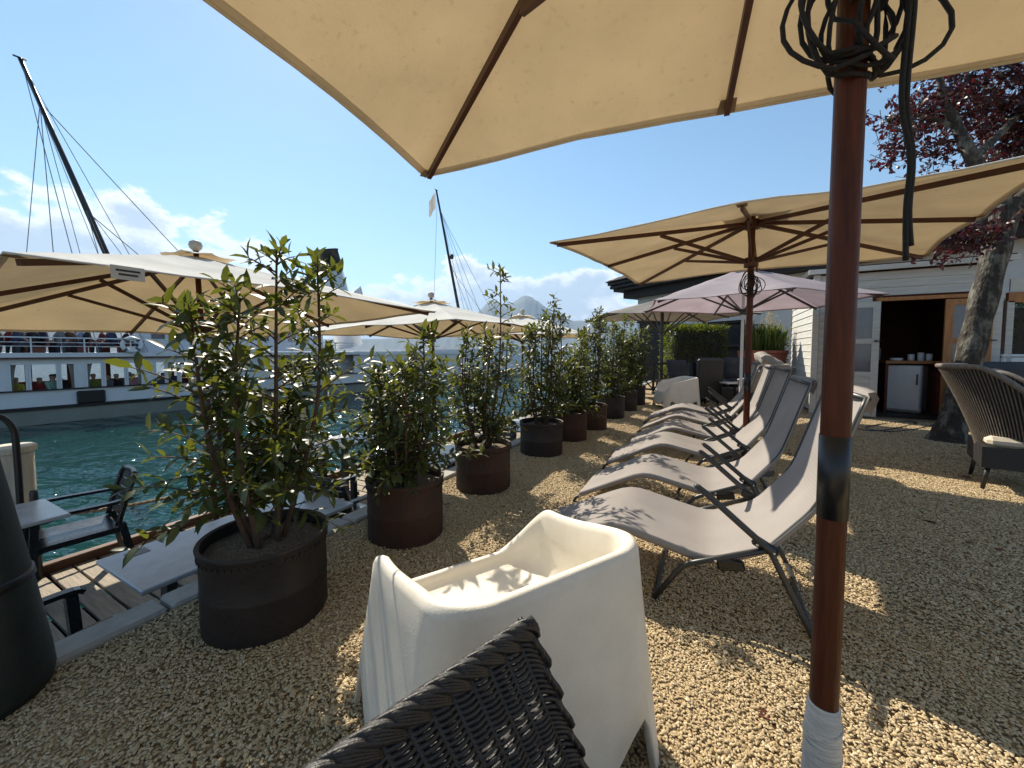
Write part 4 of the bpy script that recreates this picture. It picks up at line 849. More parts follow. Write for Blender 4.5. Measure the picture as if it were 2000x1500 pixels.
# ------------------------------------------------------------------ parasols
def canopy_mesh(outline, apex_z, sag=.02, scal=.035, nr=14, ns=7, seed=0):
    rg = np.random.default_rng(seed); mb = MB(); n = len(outline); rows = []
    per = []
    for k in range(n):
        a_ = Vector(outline[k]); b_ = Vector(outline[(k+1) % n])
        for j in range(ns): per.append((a_.lerp(b_, j/ns), j/ns))
    for i in range(nr+1):
        t = .03+.97*i/nr; row = []
        for p, f_ in per:
            s_ = math.sin(PI*f_); q = Vector((p.x, p.y, 0))*(1-scal*s_*t*t)*t
            z = apex_z+(p.z-apex_z)*t - sag*s_*math.sin(PI*min(1, t*1.0))*1.4 + rg.normal(0, .0020) + .012*s_*math.sin(t*9+p.x*3)*t + .006*math.sin(f_*44+t*5)*max(0, t-.75)*4*s_
            row.append((q.x, q.y, z))
        rows.append(row+[row[0]])
    mb.grid(rows); return mb
def parasol(label, base, rz, hx, hy, rim, apex, group, mat_c='canopy', tilt=(0, 0), pole_m='wood', pole_r=.024, rib_m='ribwood', finial=False, sleeve=None, slider=None, base_z=0.0, poly=None, struts=True, pole_up=None, low_struts=False, patch=True, name='parasol', ribw=(.021, .034)):
    o = thing(name, label, 'parasol', base, 0, group); o.rotation_euler = (tilt[0], tilt[1], rz)
    if poly: out = [(poly*math.cos(2*PI*k/6+.3), poly*math.sin(2*PI*k/6+.3), rim) for k in range(6)]
    else: out = [(hx, -hy, rim), (hx, 0, rim+.035), (hx, hy, rim), (0, hy, rim+.035), (-hx, hy, rim), (-hx, 0, rim+.035), (-hx, -hy, rim), (0, -hy, rim+.035)]
    cp = canopy_mesh(out, apex, seed=int(abs(base[0]*100)+abs(base[1]*10))); can = cp.build('canopy', M[mat_c], o, smooth=True)
    hem = MB()                                              # turned hem along the edge
    n = len(out); pts = cp.v[-(n*7+1):-1]
    hem.tube([Vector(p)+Vector((0, 0, -.004)) for p in pts], .0065, 5, closed=True); hem.build('hem', M[mat_c], can, smooth=True)
    hb_ = MB(); k7 = n*7+1; last = [Vector(p) for p in cp.v[-k7:]]; prev = [Vector(p) for p in cp.v[-2*k7:-k7]]
    hb_.grid([[p+Vector((0, 0, -.0025)) for p in last], [p.lerp(q_, .33)+Vector((0, 0, -.0025)) for p, q_ in zip(last, prev)]]); hb_.build('hem_band', M[mat_c], can, smooth=True)
    vt = MB(); vr = .30; vt_out = [Vector((p[0], p[1], 0)).normalized()*vr*(1.25 if (i % 2 == 0 and not poly) else 1)+Vector((0, 0, apex+.04-(.085 if i % 2 == 0 else .07))) for i, p in enumerate(out)]
    v2 = canopy_mesh(vt_out, apex+.04, .01, .12, 4, 5, 3); v2.build('vent_cap', M[mat_c], can, smooth=True)
    m2 = MB(); m2.lathe([(pole_r*1.04, .0), (pole_r*1.04, .3), (pole_r, .32), (pole_r, apex+.05)], (0, 0, base_z), 20); smooth_angle(m2.build('pole', M[pole_m], o))
    if finial: m2 = MB(); m2.lathe([(.018, apex+.03), (.022, apex+.05), (.03, apex+.055), (.052, apex+.08), (.058, apex+.11), (.05, apex+.14), (.02, apex+.158), (.001, apex+.162)], n=16); m2.build('finial', M['pale_wood'], o, smooth=True)
    hz_ = apex-.075; m2 = MB(); m2.lathe([(pole_r*1.3, hz_-.05), (pole_r*2.3, hz_-.045), (pole_r*2.3, hz_+.035), (pole_r*1.3, hz_+.04)], n=16); m2.build('hub', M[rib_m], o)
    sz = slider if slider else rim-.12; m2 = MB(); m2.lathe([(pole_r*1.1, sz-.06), (pole_r*2.2, sz-.055), (pole_r*2.2, sz+.03), (pole_r*1.1, sz+.035)], n=16); m2.build('slider', M[rib_m], o)
    for p in out:
        e = Vector(p); h_ = Vector((e.x, e.y, 0)).normalized()*pole_r*2; a_ = Vector((h_.x, h_.y, hz_)); b_ = Vector((e.x*.965, e.y*.965, e.z-.028))
        m2 = MB(); m2.bar(a_, b_, *ribw); rb = m2.build('rib', M[rib_m], o)
        if struts: c_ = a_.lerp(b_, .47)-Vector((0, 0, .02)); m2 = MB(); m2.bar(Vector((h_.x, h_.y, sz)), c_, ribw[0]*.95, ribw[1]*.85); m2.build('strut', M[rib_m], rb)
        if patch:
            t_ = Vector((-e.y, e.x, 0)).normalized(); inn = Vector((-e.x, -e.y, 0)).normalized(); e2 = Vector((e.x*.995, e.y*.995, e.z-.012)); up_ = Vector((0, 0, (apex-e.z)/math.hypot(e.x, e.y)))
            m2 = MB(); m2.add([e2-t_*.035, e2+t_*.035, e2+(inn+up_)*.085+t_*.03-Vector((0, 0, .016)), e2+(inn+up_)*.085-t_*.03-Vector((0, 0, .016))], [(0, 1, 2, 3)]); m2.build('pocket', M['pocket'], can)
    if sleeve: m2 = MB(); m2.lathe([(pole_r*1.06, sleeve[0]), (pole_r*1.06, sleeve[1])], n=20); m2.build('sleeve', M['black'], o, smooth=True)
    m2 = MB()
    if base_z >= 0: m2.lathe([(.02, .005), (.24, .005), (.25, .02), (.24, .055), (.06, .07), (pole_r*1.5, .09), (pole_r*1.5, .22), (pole_r*1.06, .222)], n=28); smooth_angle(m2.build('foot', M['black'], o))
    return o
M['pale_wood'] = mat('pale_finial', (0.42, 0.36, 0.28), 0.6, var=.15)
M['pocket'] = mat('tan_pocket', (0.26, 0.19, 0.12), 0.8, var=.1)
GP = 'beige market parasols'
p1 = CW(.49, .578)
main = parasol('large beige parasol with tangled black cord on its brown pole', (p1.x, p1.y, 0), R(7.4), 1.5, 1.2, 2.187, 2.60, GP, sleeve=(.946, 1.072), pole_r=.0185)
m2 = MB(); m2.lathe([(.0225, .22), (.025, .25), (.0245, .60), (.0208, .648)], n=22); 
for k in range(9):
    z = .27+k*.042; m2.tube([(.0248*math.cos(a_), .0248*math.sin(a_), z+.012*math.sin(a_+k)) for a_ in np.linspace(0, 2*PI, 17)[:-1]], .0016, 4, closed=True)
m2.build('film_wrap', M['tape'], main, smooth=True)
def loops(par, zc, w_, hgt, n, r_, seed, tail=None, pole_r=.026):
    rg = random.Random(seed); m3 = MB(); rz = YAW-par.rotation_euler.z
    rt = Matrix.Rotation(rz, 3, 'Z')
    for k in range(n):
        cx_ = rg.uniform(-w_*.35, w_*.35); ww = rg.uniform(.45, 1.0)*w_*.5; hh = rg.uniform(.55, 1.05)*hgt*.5; tl = rg.uniform(-.4, .4); dz = rg.uniform(-.15, .05)*hgt
        pts = []
        for j in range(20):
            a_ = 2*PI*j/20; x = cx_+ww*math.cos(a_)*(1-.2*math.sin(a_)); z = hh*math.sin(a_)+dz; x, z = x*math.cos(tl)-z*math.sin(tl), x*math.sin(tl)+z*math.cos(tl)
            y = -(pole_r+.006+.012*k/n)-.012*math.sin(2*a_+k); y = y if abs(x) < pole_r*1.6 else y+.02
            pts.append(rt @ Vector((x, y, zc+z)))
        m3.tube(pts, r_, 6, closed=True)
    m3.tube([rt @ Vector(((pole_r+.006)*math.cos(a_), (pole_r+.006)*math.sin(a_), zc-hgt*.5+.012*math.sin(3*a_))) for a_ in np.linspace(0, 2*PI, 17)[:-1]], r_, 6, closed=True)
    if tail:
        for dx in (0, .007): m3.tube(resample([rt @ Vector(q) for q in ((.03+dx, -.034, zc+hgt*.6), (.044+dx, -.036, zc), (.040+dx, -.036, zc-.14), (.056+dx*.5, -.036, zc-.22), (.054+dx*.6, -.036, (zc-.22+tail)/2), (.057+dx*.9, -.036, tail+(0.02 if dx else 0)))], 26), r_, 6)
    return m3.build('cord', M['cord'], par, smooth=True)
loops(main, 1.685, .15, .17, 9, .0033, 4, tail=1.325, pole_r=.020)
m2 = MB()
for k in range(5): a_ = YAW-R(7.4)-PI/2+(-.5+.25*k)*2; m2.tube(resample([(.03*math.cos(a_), .03*math.sin(a_), 2.4), (.031*math.cos(a_), .031*math.sin(a_), 2.0), (.032*math.cos(a_+.3), .032*math.sin(a_+.3), 1.68)], 12), .0038, 6)
m2.build('cord', M['cord'], main, smooth=True)
p2 = CW(2.33, 3.80)
par2 = parasol('beige parasol standing between the grey loungers, black cord on its pole', (p2.x, p2.y, 0), R(-6.4), 1.5, 1.33, 2.19, 2.50, GP, sleeve=(.80, .98), pole_r=.028)
loops(par2, 1.86, .17, .24, 9, .004, 9, pole_r=.03)
GD = 'beige parasols on the deck'
for lab, y, tl, rm in (('beige parasol over the tables beside the tallest potted shrub', 2.0, (R(0), R(-4.0)), 2.28), ('beige parasol behind the shrub with the sparse leader', 5.35, (0, R(-2)), 2.28), ('beige parasol at the far end of the deck', 8.75, (0, 0), 2.30)):
    dp_ = parasol(lab, (-4.5 if y < 3 else -4.35, y, DECK), 0, 1.80 if y < 3 else 1.62, 1.52, rm, rm+(.64 if y < 3 else .54), GD, tilt=tl, finial=True)
    if y < 3:
        m2 = MB(); m2.box((1.792, -1.10, rm-.025), (.004, .14, .075)); tg = m2.build('label_tag', M['creamcushion'], dp_)
        for z_, w_ in ((.012, .10), (-.010, .08)):
            m2 = MB(); m2.box((1.7955, -1.10, rm-.025+z_), (.002, w_, .010)); m2.build('print_line', M['black'], tg)
pm = CW(.596*6.67, 6.67)
parasol('mauve six-sided parasol on a pale pole behind the loungers', (pm.x, pm.y, 0), YAW, 0, 0, 2.0, 2.62, 'plain parasols by the shed', 'mauve', poly=1.8, pole_m='whitemetal', rib_m='tube', finial=False, patch=False)
pt = CW(.388*10.6, 10.6)
parasol('taupe grey square parasol on a dark pole beside the hedge', (pt.x, pt.y, 0), YAW, 1.9, 1.4, 2.10, 2.62, 'plain parasols by the shed', 'taupe', pole_m='tube', rib_m='tube', finial=False, slider=1.7, patch=False, pole_r=.045)

# ------------------------------------------------------------------ loungers
def lounger():
    o = thing('sun_lounger', '', 'lounger', (0, 0, 0), 0, 'grey sling loungers in a row')
    prof = [(-.95, .085), (-.47, .325), (-.03, .235), (.20, .345), (.365, .56), (.505, 1.02)]
    P = []
    for (x0_, z0_), (x1_, z1_) in zip(prof[:-1], prof[1:]): P += [Vector((x0_+(x1_-x0_)*k/8, 0, z0_+(z1_-z0_)*k/8)) for k in range(8)]
    P.append(Vector((prof[-1][0], 0, prof[-1][1])))
    for _ in range(2): P = [P[0]]+[(P[k-1]+P[k]*2+P[k+1])/4 for k in range(1, len(P)-1)]+[P[-1]]
    hw = .285
    rows = []
    for i, p in enumerate(P):
        row = []; tt = i/(len(P)-1)
        for j in range(13):
            v = -1+2*j/12; sagz = .020*(1-v*v)*math.sin(PI*min(1, tt*1.02)); nx = .035*(1-v*v)*max(0, (tt-.55)/.45)
            wr = .005*math.sin(v*7+tt*31)*math.exp(-((tt-.28)/.05)**2)*(1-v*v)*2
            row.append((p.x+nx*.9, v*hw, p.z-sagz*(1 if tt < .6 else .4)+wr+.016))
        rows.append(row)
    m2 = MB(); m2.grid(rows)
    for sg in (0, -1):                                       # sleeve turned round the side tubes
        e = [r_[sg] for r_ in rows]; s_ = 1 if sg else -1
        m2.grid([[(a_[0], a_[1], a_[2]) for a_ in e], [(a_[0], a_[1]+s_*.018, a_[2]-.014) for a_ in e], [(a_[0], a_[1]+s_*.012, a_[2]-.036) for a_ in e], [(a_[0], a_[1]-s_*.012, a_[2]-.032) for a_ in e]] if sg else [[(a_[0], a_[1]-.012*-1, a_[2]-.032) for a_ in e], [(a_[0], a_[1]-.012, a_[2]-.036) for a_ in e], [(a_[0], a_[1]-.018, a_[2]-.014) for a_ in e], [(a_[0], a_[1], a_[2]) for a_ in e]])
    tp_ = rows[-1]; m2.grid([tp_, [(a_[0]+.022, a_[1], a_[2]+.005) for a_ in tp_], [(a_[0]+.034, a_[1], a_[2]-.02) for a_ in tp_], [(a_[0]+.012, a_[1], a_[2]-.09) for a_ in tp_]])
    m2.build('sling', M['sling'], o, smooth=True)
    m2 = MB()
    for s_ in (-1, 1): m2.tube([Vector((-1.0, s_*hw, .014)), Vector((-.98, s_*hw, .05))]+[Vector((p.x, s_*hw, p.z)) for p in P[1:]], .011, 8)
    m2.tube([(-1.0, -hw, .014), (-1.0, hw, .014)], .011, 8); m2.tube([(P[-1].x, -hw, P[-1].z-.008), (P[-1].x, hw, P[-1].z-.008)], .012, 8); m2.build('side_frame', M['tube'], o, smooth=True)
    lw = .325
    for s_ in (-1, 1):
        m2 = MB(); m2.tube(resample([(.20, s_*lw, .36), (.28, s_*lw, .19), (.365, s_*lw, .016)], 9), .0125, 8); m2.build('leg', M['tube'], o, smooth=True)
        m2 = MB(); m2.tube([(.20, s_*lw, .36), (-.10, s_*lw, .225), (-.13, s_*lw, .205), (-.155, s_*lw, .175), (-.255, s_*lw, .016)], .0125, 8); m2.build('leg', M['tube'], o, smooth=True)
        m2 = MB(); m2.tube(resample([(-.085, s_*(lw+.012), .585), (-.05, s_*(lw+.012), .568), (.18, s_*(lw+.005), .375), (.215, s_*lw, .35)], 10), .0145, 8); m2.build('armrest', M['tube'], o, smooth=True)
        m2 = MB(); m2.box((.185, s_*(lw-.012), .365), (.10, .022, .045), Matrix.Rotation(.5, 3, 'Y'), bev=.008); m2.box((.06, s_*(lw-.02), .245), (.11, .02, .05), Matrix.Rotation(-.2, 3, 'Y'), bev=.008); br = m2.build('hinge_bracket', M['black'], o)
        m2 = MB()
        for q in ((.155, .375), (.215, .352), (.0, .265)): m2.tube([(q[0], s_*(lw+.012), q[1]), (q[0], s_*(lw+.016), q[1])], .005, 6)
        m2.build('rivet', M['whitemetal'], br)
    
    for x in (.365, -.255): m2 = MB(); m2.tube([(x, -lw, .016), (x, lw, .016)], .0125, 8); m2.build('floor_bar', M['tube'], o, smooth=True)
    return o
L0 = lounger()
lab = ['grey sling lounger beside the near white armchair, in front of the brown pole', 'grey sling lounger second in the row from the near white armchair', 'grey sling lounger third in the row, just past the beige parasol pole', 'grey sling lounger fourth in the row from the near white armchair', 'grey sling lounger fifth in the row, next but one to the far white armchair', 'grey sling lounger last in the row, beside the far white armchair']
for i in range(6):
    loc = (random.uniform(-.02, .02)-.0, (2.235, 3.17, 4.14, 5.02, 5.92, 6.8)[i], 0)
    if i == 0: L0.location = loc; L0['label'] = lab[0]; L0.rotation_euler = (0, 0, R(1))
    else: Lk = dup(L0, loc, R(random.uniform(-4, 4)), lab[i]); Lk.scale = (random.uniform(.96, 1.03), 1, random.uniform(.97, 1.03))

# ------------------------------------------------------------------ white tub armchairs
def armchair(label, loc, rz):
    o = thing('white_armchair', label, 'armchair', loc, rz, 'white tub armchairs')
    r_c = .40; per = []                                      # rounded square, even steps; s = 0 front middle .. 1 back middle
    segs = [((0, 1), (1-r_c, 1)), 'c', ((1, 1-r_c), (1, -1+r_c)), 'd', ((1-r_c, -1), (0, -1))]
    for j in range(400):
        L_ = [1-r_c, PI/2*r_c, 2-2*r_c, PI/2*r_c, 1-r_c]; t = sum(L_)*(j+.5)/400; k = 0
        while t > L_[k] and k < 4: t -= L_[k]; k += 1
        f_ = t/L_[k]
        if k == 1: per.append((1-r_c+r_c*math.sin(f_*PI/2), 1-r_c+r_c*math.cos(f_*PI/2)))
        elif k == 3: per.append((1-r_c+r_c*math.cos(f_*PI/2), -1+r_c-r_c*math.sin(f_*PI/2)))
        else: a_, b_ = segs[k]; per.append((a_[0]+(b_[0]-a_[0])*f_, a_[1]+(b_[1]-a_[1])*f_))
    half = [(j+.5)/80 for j in range(80)]
    pts_ = [(per[min(399, int(s*400))], s, 1) for s in half]+[((-per[min(399, int(s*400))][0], per[min(399, int(s*400))][1]), s, -1) for s in half[::-1]]
    N_ = len(pts_)
    def sm(a, b, x): t = min(1, max(0, (x-a)/(b-a))); return t*t*(3-2*t)
    def Hs(s): return .36+.215*sm(.14, .36, s)+.085*sm(.34, .78, s)
    def Bs(s):
        u = min(abs(s-.25), abs(s-.75)); k = sm(.042, .062, u)
        return k*(.085+.105*(1-sm(.055, .20, u)))
    Hh = [Hs(s) for _, s, _ in pts_]; Bb = [Bs(s) for _, s, _ in pts_]
    rings = []
    def ring(f_): rings.append([f_(k) for k in range(N_)])
    def pt(k, off, z, Ht=0):
        (ux, uy), s, _ = pts_[k]; e = 1-.30*z
        x, y = ux*(.402*e-off), uy*(.397*e-off)
        return (x, y-.05*z, z)
    def Bt(k): return Bb[k]
    def H(k): return Hh[k]
    ring(lambda t: pt(t, .022, max(.20, Bt(t)+.02), 0)); ring(lambda t: pt(t, .016, Bt(t)+.012, 0)); ring(lambda t: pt(t, .004, Bt(t), 0)); ring(lambda t: pt(t, 0, Bt(t)+.006, 0))
    for v in (.2, .4, .6, .8): ring(lambda t, v=v: pt(t, 0, Bt(t)+(H(t)-Bt(t))*v, 0))
    ring(lambda t: pt(t, -.002, H(t)-.018, 0)); ring(lambda t: pt(t, .003, H(t)-.005, 0)); ring(lambda t: pt(t, .015, H(t), 0)); ring(lambda t: pt(t, .028, H(t)-.004, 0)); ring(lambda t: pt(t, .038, H(t)-.018, 0))
    sz = .325
    for v, of in ((.35, .048), (.7, .065), (.92, .085), (1.0, .12)): ring(lambda t, v=v, of=of: pt(t, of, min(H(t)-.02, H(t)-.018+(sz-.01-(H(t)-.018))*v), 0))
    ring(lambda t: pt(t, .20, sz-.02, 0)); ring(lambda t: (pts_[t][0][0]*.02, pts_[t][0][1]*.02, sz-.035))
    m2 = MB(); m2.grid([r_+[r_[0]] for r_ in rings]); sh = m2.build('shell', M['white_plastic'], o, smooth=True)
    bm = bmesh.new(); bm.from_mesh(sh.data); bmesh.ops.remove_doubles(bm, verts=bm.verts, dist=1e-5); bmesh.ops.recalc_face_normals(bm, faces=bm.faces)
    for it in range(2):
        top = [v for v in bm.verts if v.co.z > .26]; bmesh.ops.smooth_vert(bm, verts=top, factor=.2, use_axis_x=True, use_axis_y=True, use_axis_z=True)
    bm.to_mesh(sh.data); bm.free()
    return o
armchair('white moulded tub armchair seen from behind, in front of the dark wicker chair', (-.605, 1.035, 0), math.atan2(.5, -.866)-PI/2+R(0))
fc = G(1315, 800); armchair('white moulded tub armchair at the far end of the loungers', (fc.x+.02, fc.y+.25, 0), R(118))

# ------------------------------------------------------------------ wicker chair just in front of the camera
wk = thing('wicker_chair', 'dark open-weave wicker chair whose back corner points at the white armchair', 'chair', (0, 0, 0))
O_ = Vector((-.241, .503, .80)); u_ = Vector((-.31, -.95, 0)).normalized(); v_ = Vector((.187, .30, -.936)).normalized(); n_ = u_.cross(v_).normalized()
if n_.x < 0: n_ = -n_
WW, WH = .50, .46
stk = MB(); step = .030; ns = int(WW/step)
for k in range(ns+1):
    x = k*step; top_ = .0 if k else .012; stk.tube([O_+u_*x+v_*(top_+.004), O_+u_*x+v_*WH], .0042, 6)
stk.build('stake', M['wicker'], wk, smooth=True)
def wave_strand(y, ph, r_=.0036, gap=None):
    pts = []; m_ = ns*4
    for k in range(m_+1):
        x = WW*k/m_; w_ = math.sin(PI*x/step+ph)*.0046; pts.append(O_+u_*x+v_*(y+.0012*math.sin(PI*x/step*.5+y*40)+ .03*max(0, (.03-x)/.03)**2)+n_*w_)
    return pts
row = 0; y = .02
while y < WH:
    op = .10 < y < .36 and (row//5) % 3 == 1
    m3 = MB(); pts = wave_strand(y, PI*(row % 2))
    m3.tube(pts, .0037, 6); m3.build('strand', M['wicker'], wk, smooth=True)
    y += .0078 if op else .0052; row += 1
# scalloped rolled border along the top and down the corner
for k in range(0, ns+1):
    m3 = MB(); x0 = step*(k-.5)
    for j in range(4):
        o_ = .0062*j; q = [O_+u_*max(-.004, x0-.010)+v_*(.034-o_*.5)+n_*.005, O_+u_*max(.0, x0+.014)+v_*(.016-o_*.9)+n_*.0095, O_+u_*(x0+.040)+v_*(-.002+o_*.25)+n_*(.008-o_*.75), O_+u_*(x0+.072)+v_*(.002+o_*.5)-n_*(.004+o_*.25), O_+u_*(x0+.10)+v_*(.020+o_*.4)-n_*.008]
        m3.tube(resample(q, 14), .0037, 6)
    m3.build('border_loop', M['wicker'], wk, smooth=True)
for k in range(3):
    m3 = MB(); m3.tube([O_+u_*(-.004+.006*k)+v_*(WH*j/40)+n_*(.009*math.sin(j*1.1+k*2.1)) for j in range(41)], .0042, 6); m3.build('corner_braid', M['wicker'], wk, smooth=True)
bx_ = O_+v_*WH; ex_ = bx_+u_*WW; sd_ = n_.copy(); sd_.z = 0; sd_.normalize()
m2 = MB(); c_ = (bx_+ex_)/2+sd_*.24; m2.box((c_.x, c_.y, .36), (.46, WW, .07), Matrix.Rotation(math.atan2(-u_.y, -u_.x)-PI/2, 3, 'Z'), bev=.02); m2.build('seat', M['wicker'], wk)
for a_ in (bx_+sd_*.02, ex_+sd_*.02, bx_+sd_*.44, ex_+sd_*.44): m2 = MB(); m2.tube([(a_.x, a_.y, .38), (a_.x, a_.y, .0)], .018, 8); m2.build('leg', M['wicker'], wk, smooth=True)

# ------------------------------------------------------------------ woven armchairs and sofas
def shell_chair(label, loc, rz, group, w=.34, hback=.98, harm=.62, seat_m='creamcushion', back_m=None, strand='wickergrey'):
    o = thing('woven_armchair', label, 'armchair', loc, rz, group)       # faces local +x
    def hgt(a_): t = max(0, (abs(a_)-.7)/.87); t = min(1, t); return hback+(harm-hback)*(t*t*(3-2*t))
    def P_(a_, v): 
        fl = .62+.50*v**1.3; return Vector((-.10-.20*v**1.4*math.cos(a_)+.33*(1-math.cos(a_))*(1.0+.15*v)-.18*math.cos(a_)*fl+.18, math.sin(a_)*w*(.80+.36*v), .20+(hgt(a_)-.20)*v))
    A_ = np.linspace(-1.57, 1.57, 41); m2 = MB(); m2.grid([[P_(a_, v) for a_ in A_] for v in np.linspace(0, 1, 12)])
    bk = m2.build('shell', M['wickercore'], o, smooth=True)
    sb = MB()
    for a_ in np.linspace(-1.57, 1.57, 76): sb.tube([P_(a_, v)+Vector((-math.cos(a_), math.sin(a_), 0))*.007 for v in np.linspace(0, 1, 9)], .0042, 4, cap=False)
    x_ = sb.build('cane_strands', M[strand], bk, smooth=True); x_['kind'] = 'stuff'
    m2 = MB(); m2.tube([P_(a_, 1) for a_ in A_], .022, 8); m2.tube([P_(a_, 0) for a_ in A_], .014, 8); m2.build('rim', M[strand], o, smooth=True)
    m2 = MB(); m2.box((.22, 0, .29), (.58, w*1.75, .18)); m2.build('seat_base', M['wicker'], o)
    m2 = MB(); m2.box((.24, 0, .42), (.56, w*1.6, .09), bev=.03); m2.build('seat_cushion', M[seat_m], o)
    for x, y in ((-.02, -.24), (-.02, .24), (.46, -.26), (.46, .26)): m2 = MB(); m2.tube([(x, y, .22), (x-.03*(1 if x < 0 else -1), y*1.04, 0)], [.018, .014], 8); m2.build('leg', M['wicker'], o, smooth=True)
    if back_m: m2 = MB(); m2.box((.04, 0, .70), (.14, w*1.5, .5), Matrix.Rotation(-.25, 3, 'Y'), bev=.06); m2.build('back_cushion', M[back_m], o)
    return o
M['wickergrey'] = mat('taupe_cane', (0.17, 0.145, 0.12), 0.5, var=.3, scale=40); M['wickercore'] = mat('dark_cane', (0.022, 0.020, 0.019), 0.6, var=.3, scale=60, bump=.5, bscale=200)
shell_chair('taupe cane armchair with cream seat pad, back turned to the loungers', (2.17, 5.05, 0), R(-14), 'cane armchairs by the tree', hback=1.06, harm=.66)
shell_chair('taupe cane armchair half hidden behind its twin near the tree trunk', (2.75, 5.95, 0), R(-20), 'cane armchairs by the tree', hback=.98)
M['basket'] = mat('pale_basket_cane', (0.42, 0.37, 0.30), 0.6, var=.25, scale=40)
bc = shell_chair('pale basket chair with puffy grey cushion beside the white shed wall', tuple(CW(.668*7.6, 7.6)), R(165), None, w=.32, hback=.92, harm=.62, seat_m='greycushion', strand='basket')
del_ = [c_ for c_ in bc.children if c_.name.startswith('shell')][0]; del_.data = del_.data.copy(); del_.data.materials[0] = M['basket']
pc_ = thing('tufted_cushion', 'puffy tufted grey cushion lying over the pale basket chair', 'cushion', tuple(CW(.668*7.6+.02, 7.62, .98)), YAW)
def puffy(parent, size, m_, name='pad', M_=None, nx=2, ny=2):
    m3 = MB(); n = 13
    for sg in (1, -1):
        rows = []
        for i in range(n):
            row = []
            for j in range(n):
                x, y = -1+2*i/(n-1), -1+2*j/(n-1); e = (1-abs(x)**4)*(1-abs(y)**4); tf = .72+.28*abs(math.sin(x*PI*nx/2))*abs(math.sin(y*PI*ny/2))
                p = Vector((x*size[0]/2*(.93+.07*e), y*size[1]/2*(.93+.07*e), sg*size[2]/2*math.sqrt(max(e, 0))*tf)); row.append(M_ @ p if M_ else p)
            rows.append(row)
        m3.grid(rows if sg == 1 else rows[::-1])
    return m3.build(name, M[m_], parent, smooth=True)
puffy(pc_, (.52, .5, .26), 'greycushion', M_=Matrix.Rotation(.5, 4, 'Y') @ Matrix.Rotation(.3, 4, 'X'))
def sofa(label, loc, rz, L_, nseat, hb_=.95, group=None):
    o = thing('woven_sofa', label, 'sofa', loc, rz, group)               # faces local -y
    m2 = MB(); m2.box((0, 0, .22), (L_, .78, .28), bev=.02); m2.build('base', M['wicker'], o)
    m2 = MB(); m2.box((0, .40, .52), (L_, .09, hb_-.14), Matrix.Rotation(-.12, 3, 'X'), bev=.02); m2.build('back_frame', M['wicker'], o)
    for s_ in (-1, 1):
        m2 = MB(); m2.box((s_*(L_/2-.04), -.02, .46), (.09, .72, .22), bev=.03); m2.build('arm', M['wicker'], o)
        for y in (-.34, .34): m2 = MB(); m2.box((s_*(L_/2-.06), y, .04), (.05, .05, .085)); m2.build('leg', M['black'], o)
    w_ = (L_-.2)/nseat
    for k in range(nseat):
        x = -L_/2+.1+w_*(k+.5); puffy(o, (w_*.99, .66, .20), 'cushion', 'seat_cushion', Matrix.Translation((x, -.04, .45))); puffy(o, (w_*.99, .60, .24), 'cushion', 'back_cushion', Matrix.Translation((x, .27, .76)) @ Matrix.Rotation(R(78), 4, 'X'))
    return o
sofa('charcoal cushioned sofa behind the cane armchairs, cushions facing the loungers', tuple(CW(7.75, 5.5)), YAW-.15, 1.9, 2, .98)
sofa('charcoal cushioned sofa under the mauve parasol, in front of the hedge', tuple(CW(.56*9.2, 9.2)), YAW-.1, 1.5, 2, .95)
hb2 = thing('high_back_chair', 'black woven high-backed chair turned away, before the far sofa', 'chair', tuple(CW(.50*8.3, 8.3)), YAW+.1)
m2 = MB(); m2.box((0, -.2, .60), (.58, .08, .86), Matrix.Rotation(.08, 3, 'X'), bev=.03); m2.build('backrest', M['wicker'], hb2); m2 = MB(); m2.box((0, .1, .30), (.56, .56, .18), bev=.03); m2.build('seat', M['wicker'], hb2)
for x in (-.24, .24):
    for y in (-.14, .32): m2 = MB(); m2.box((x, y, .105), (.04, .04, .215)); m2.build('leg', M['black'], hb2)
    m2 = MB(); m2.box((x*1.12, .08, .5), (.07, .5, .22), bev=.02); m2.build('arm', M['wicker'], hb2)
ls_ = thing('lounge_chair', 'dark lounge chair with silvery cushion left of the high-backed chair', 'chair', tuple(CW(.445*8.9, 8.9)), YAW+.2)
m2 = MB(); m2.box((0, 0, .25), (.62, .66, .34), bev=.03); m2.build('base', M['wicker'], ls_); puffy(ls_, (.56, .58, .22), 'cushion', 'back_cushion', Matrix.Translation((0, .2, .72)) @ Matrix.Rotation(R(75), 4, 'X')); puffy(ls_, (.56, .56, .18), 'cushion', 'seat_cushion', Matrix.Translation((0, -.05, .48)))
for x in (-.26, .26):
    for y in (-.28, .28): m2 = MB(); m2.box((x, y, .04), (.05, .05, .085)); m2.build('leg', M['black'], ls_)
sdt = thing('side_table', 'small white-topped side table beside the far sofa', 'table', tuple(CW(.572*7.9, 7.9)), YAW)
m2 = MB(); m2.box((0, 0, .54), (.34, .3, .025)); m2.build('top', M['whitemetal'], sdt)
for x in (-.14, .14):
    for y in (-.12, .12): m2 = MB(); m2.box((x, y, .264), (.02, .02, .528)); m2.build('leg', M['black'], sdt)
lt_ = thing('low_table', 'low dark brown slatted box table behind the far white armchair', 'table', tuple(CW(.415*9.6, 9.6)), YAW)
m2 = MB(); m2.box((0, 0, .45), (.62, .5, .05)); m2.build('top', M['beam'], lt_)
for k in range(4): m2 = MB(); m2.box((0, -.24, .08+k*.11), (.6, .02, .095)); m2.build('slat', M['beam'], lt_)
for x in (-.28, .28):
    for y in (-.21, .21): m2 = MB(); m2.box((x, y, .212), (.04, .04, .424)); m2.build('leg', M['beam'], lt_)
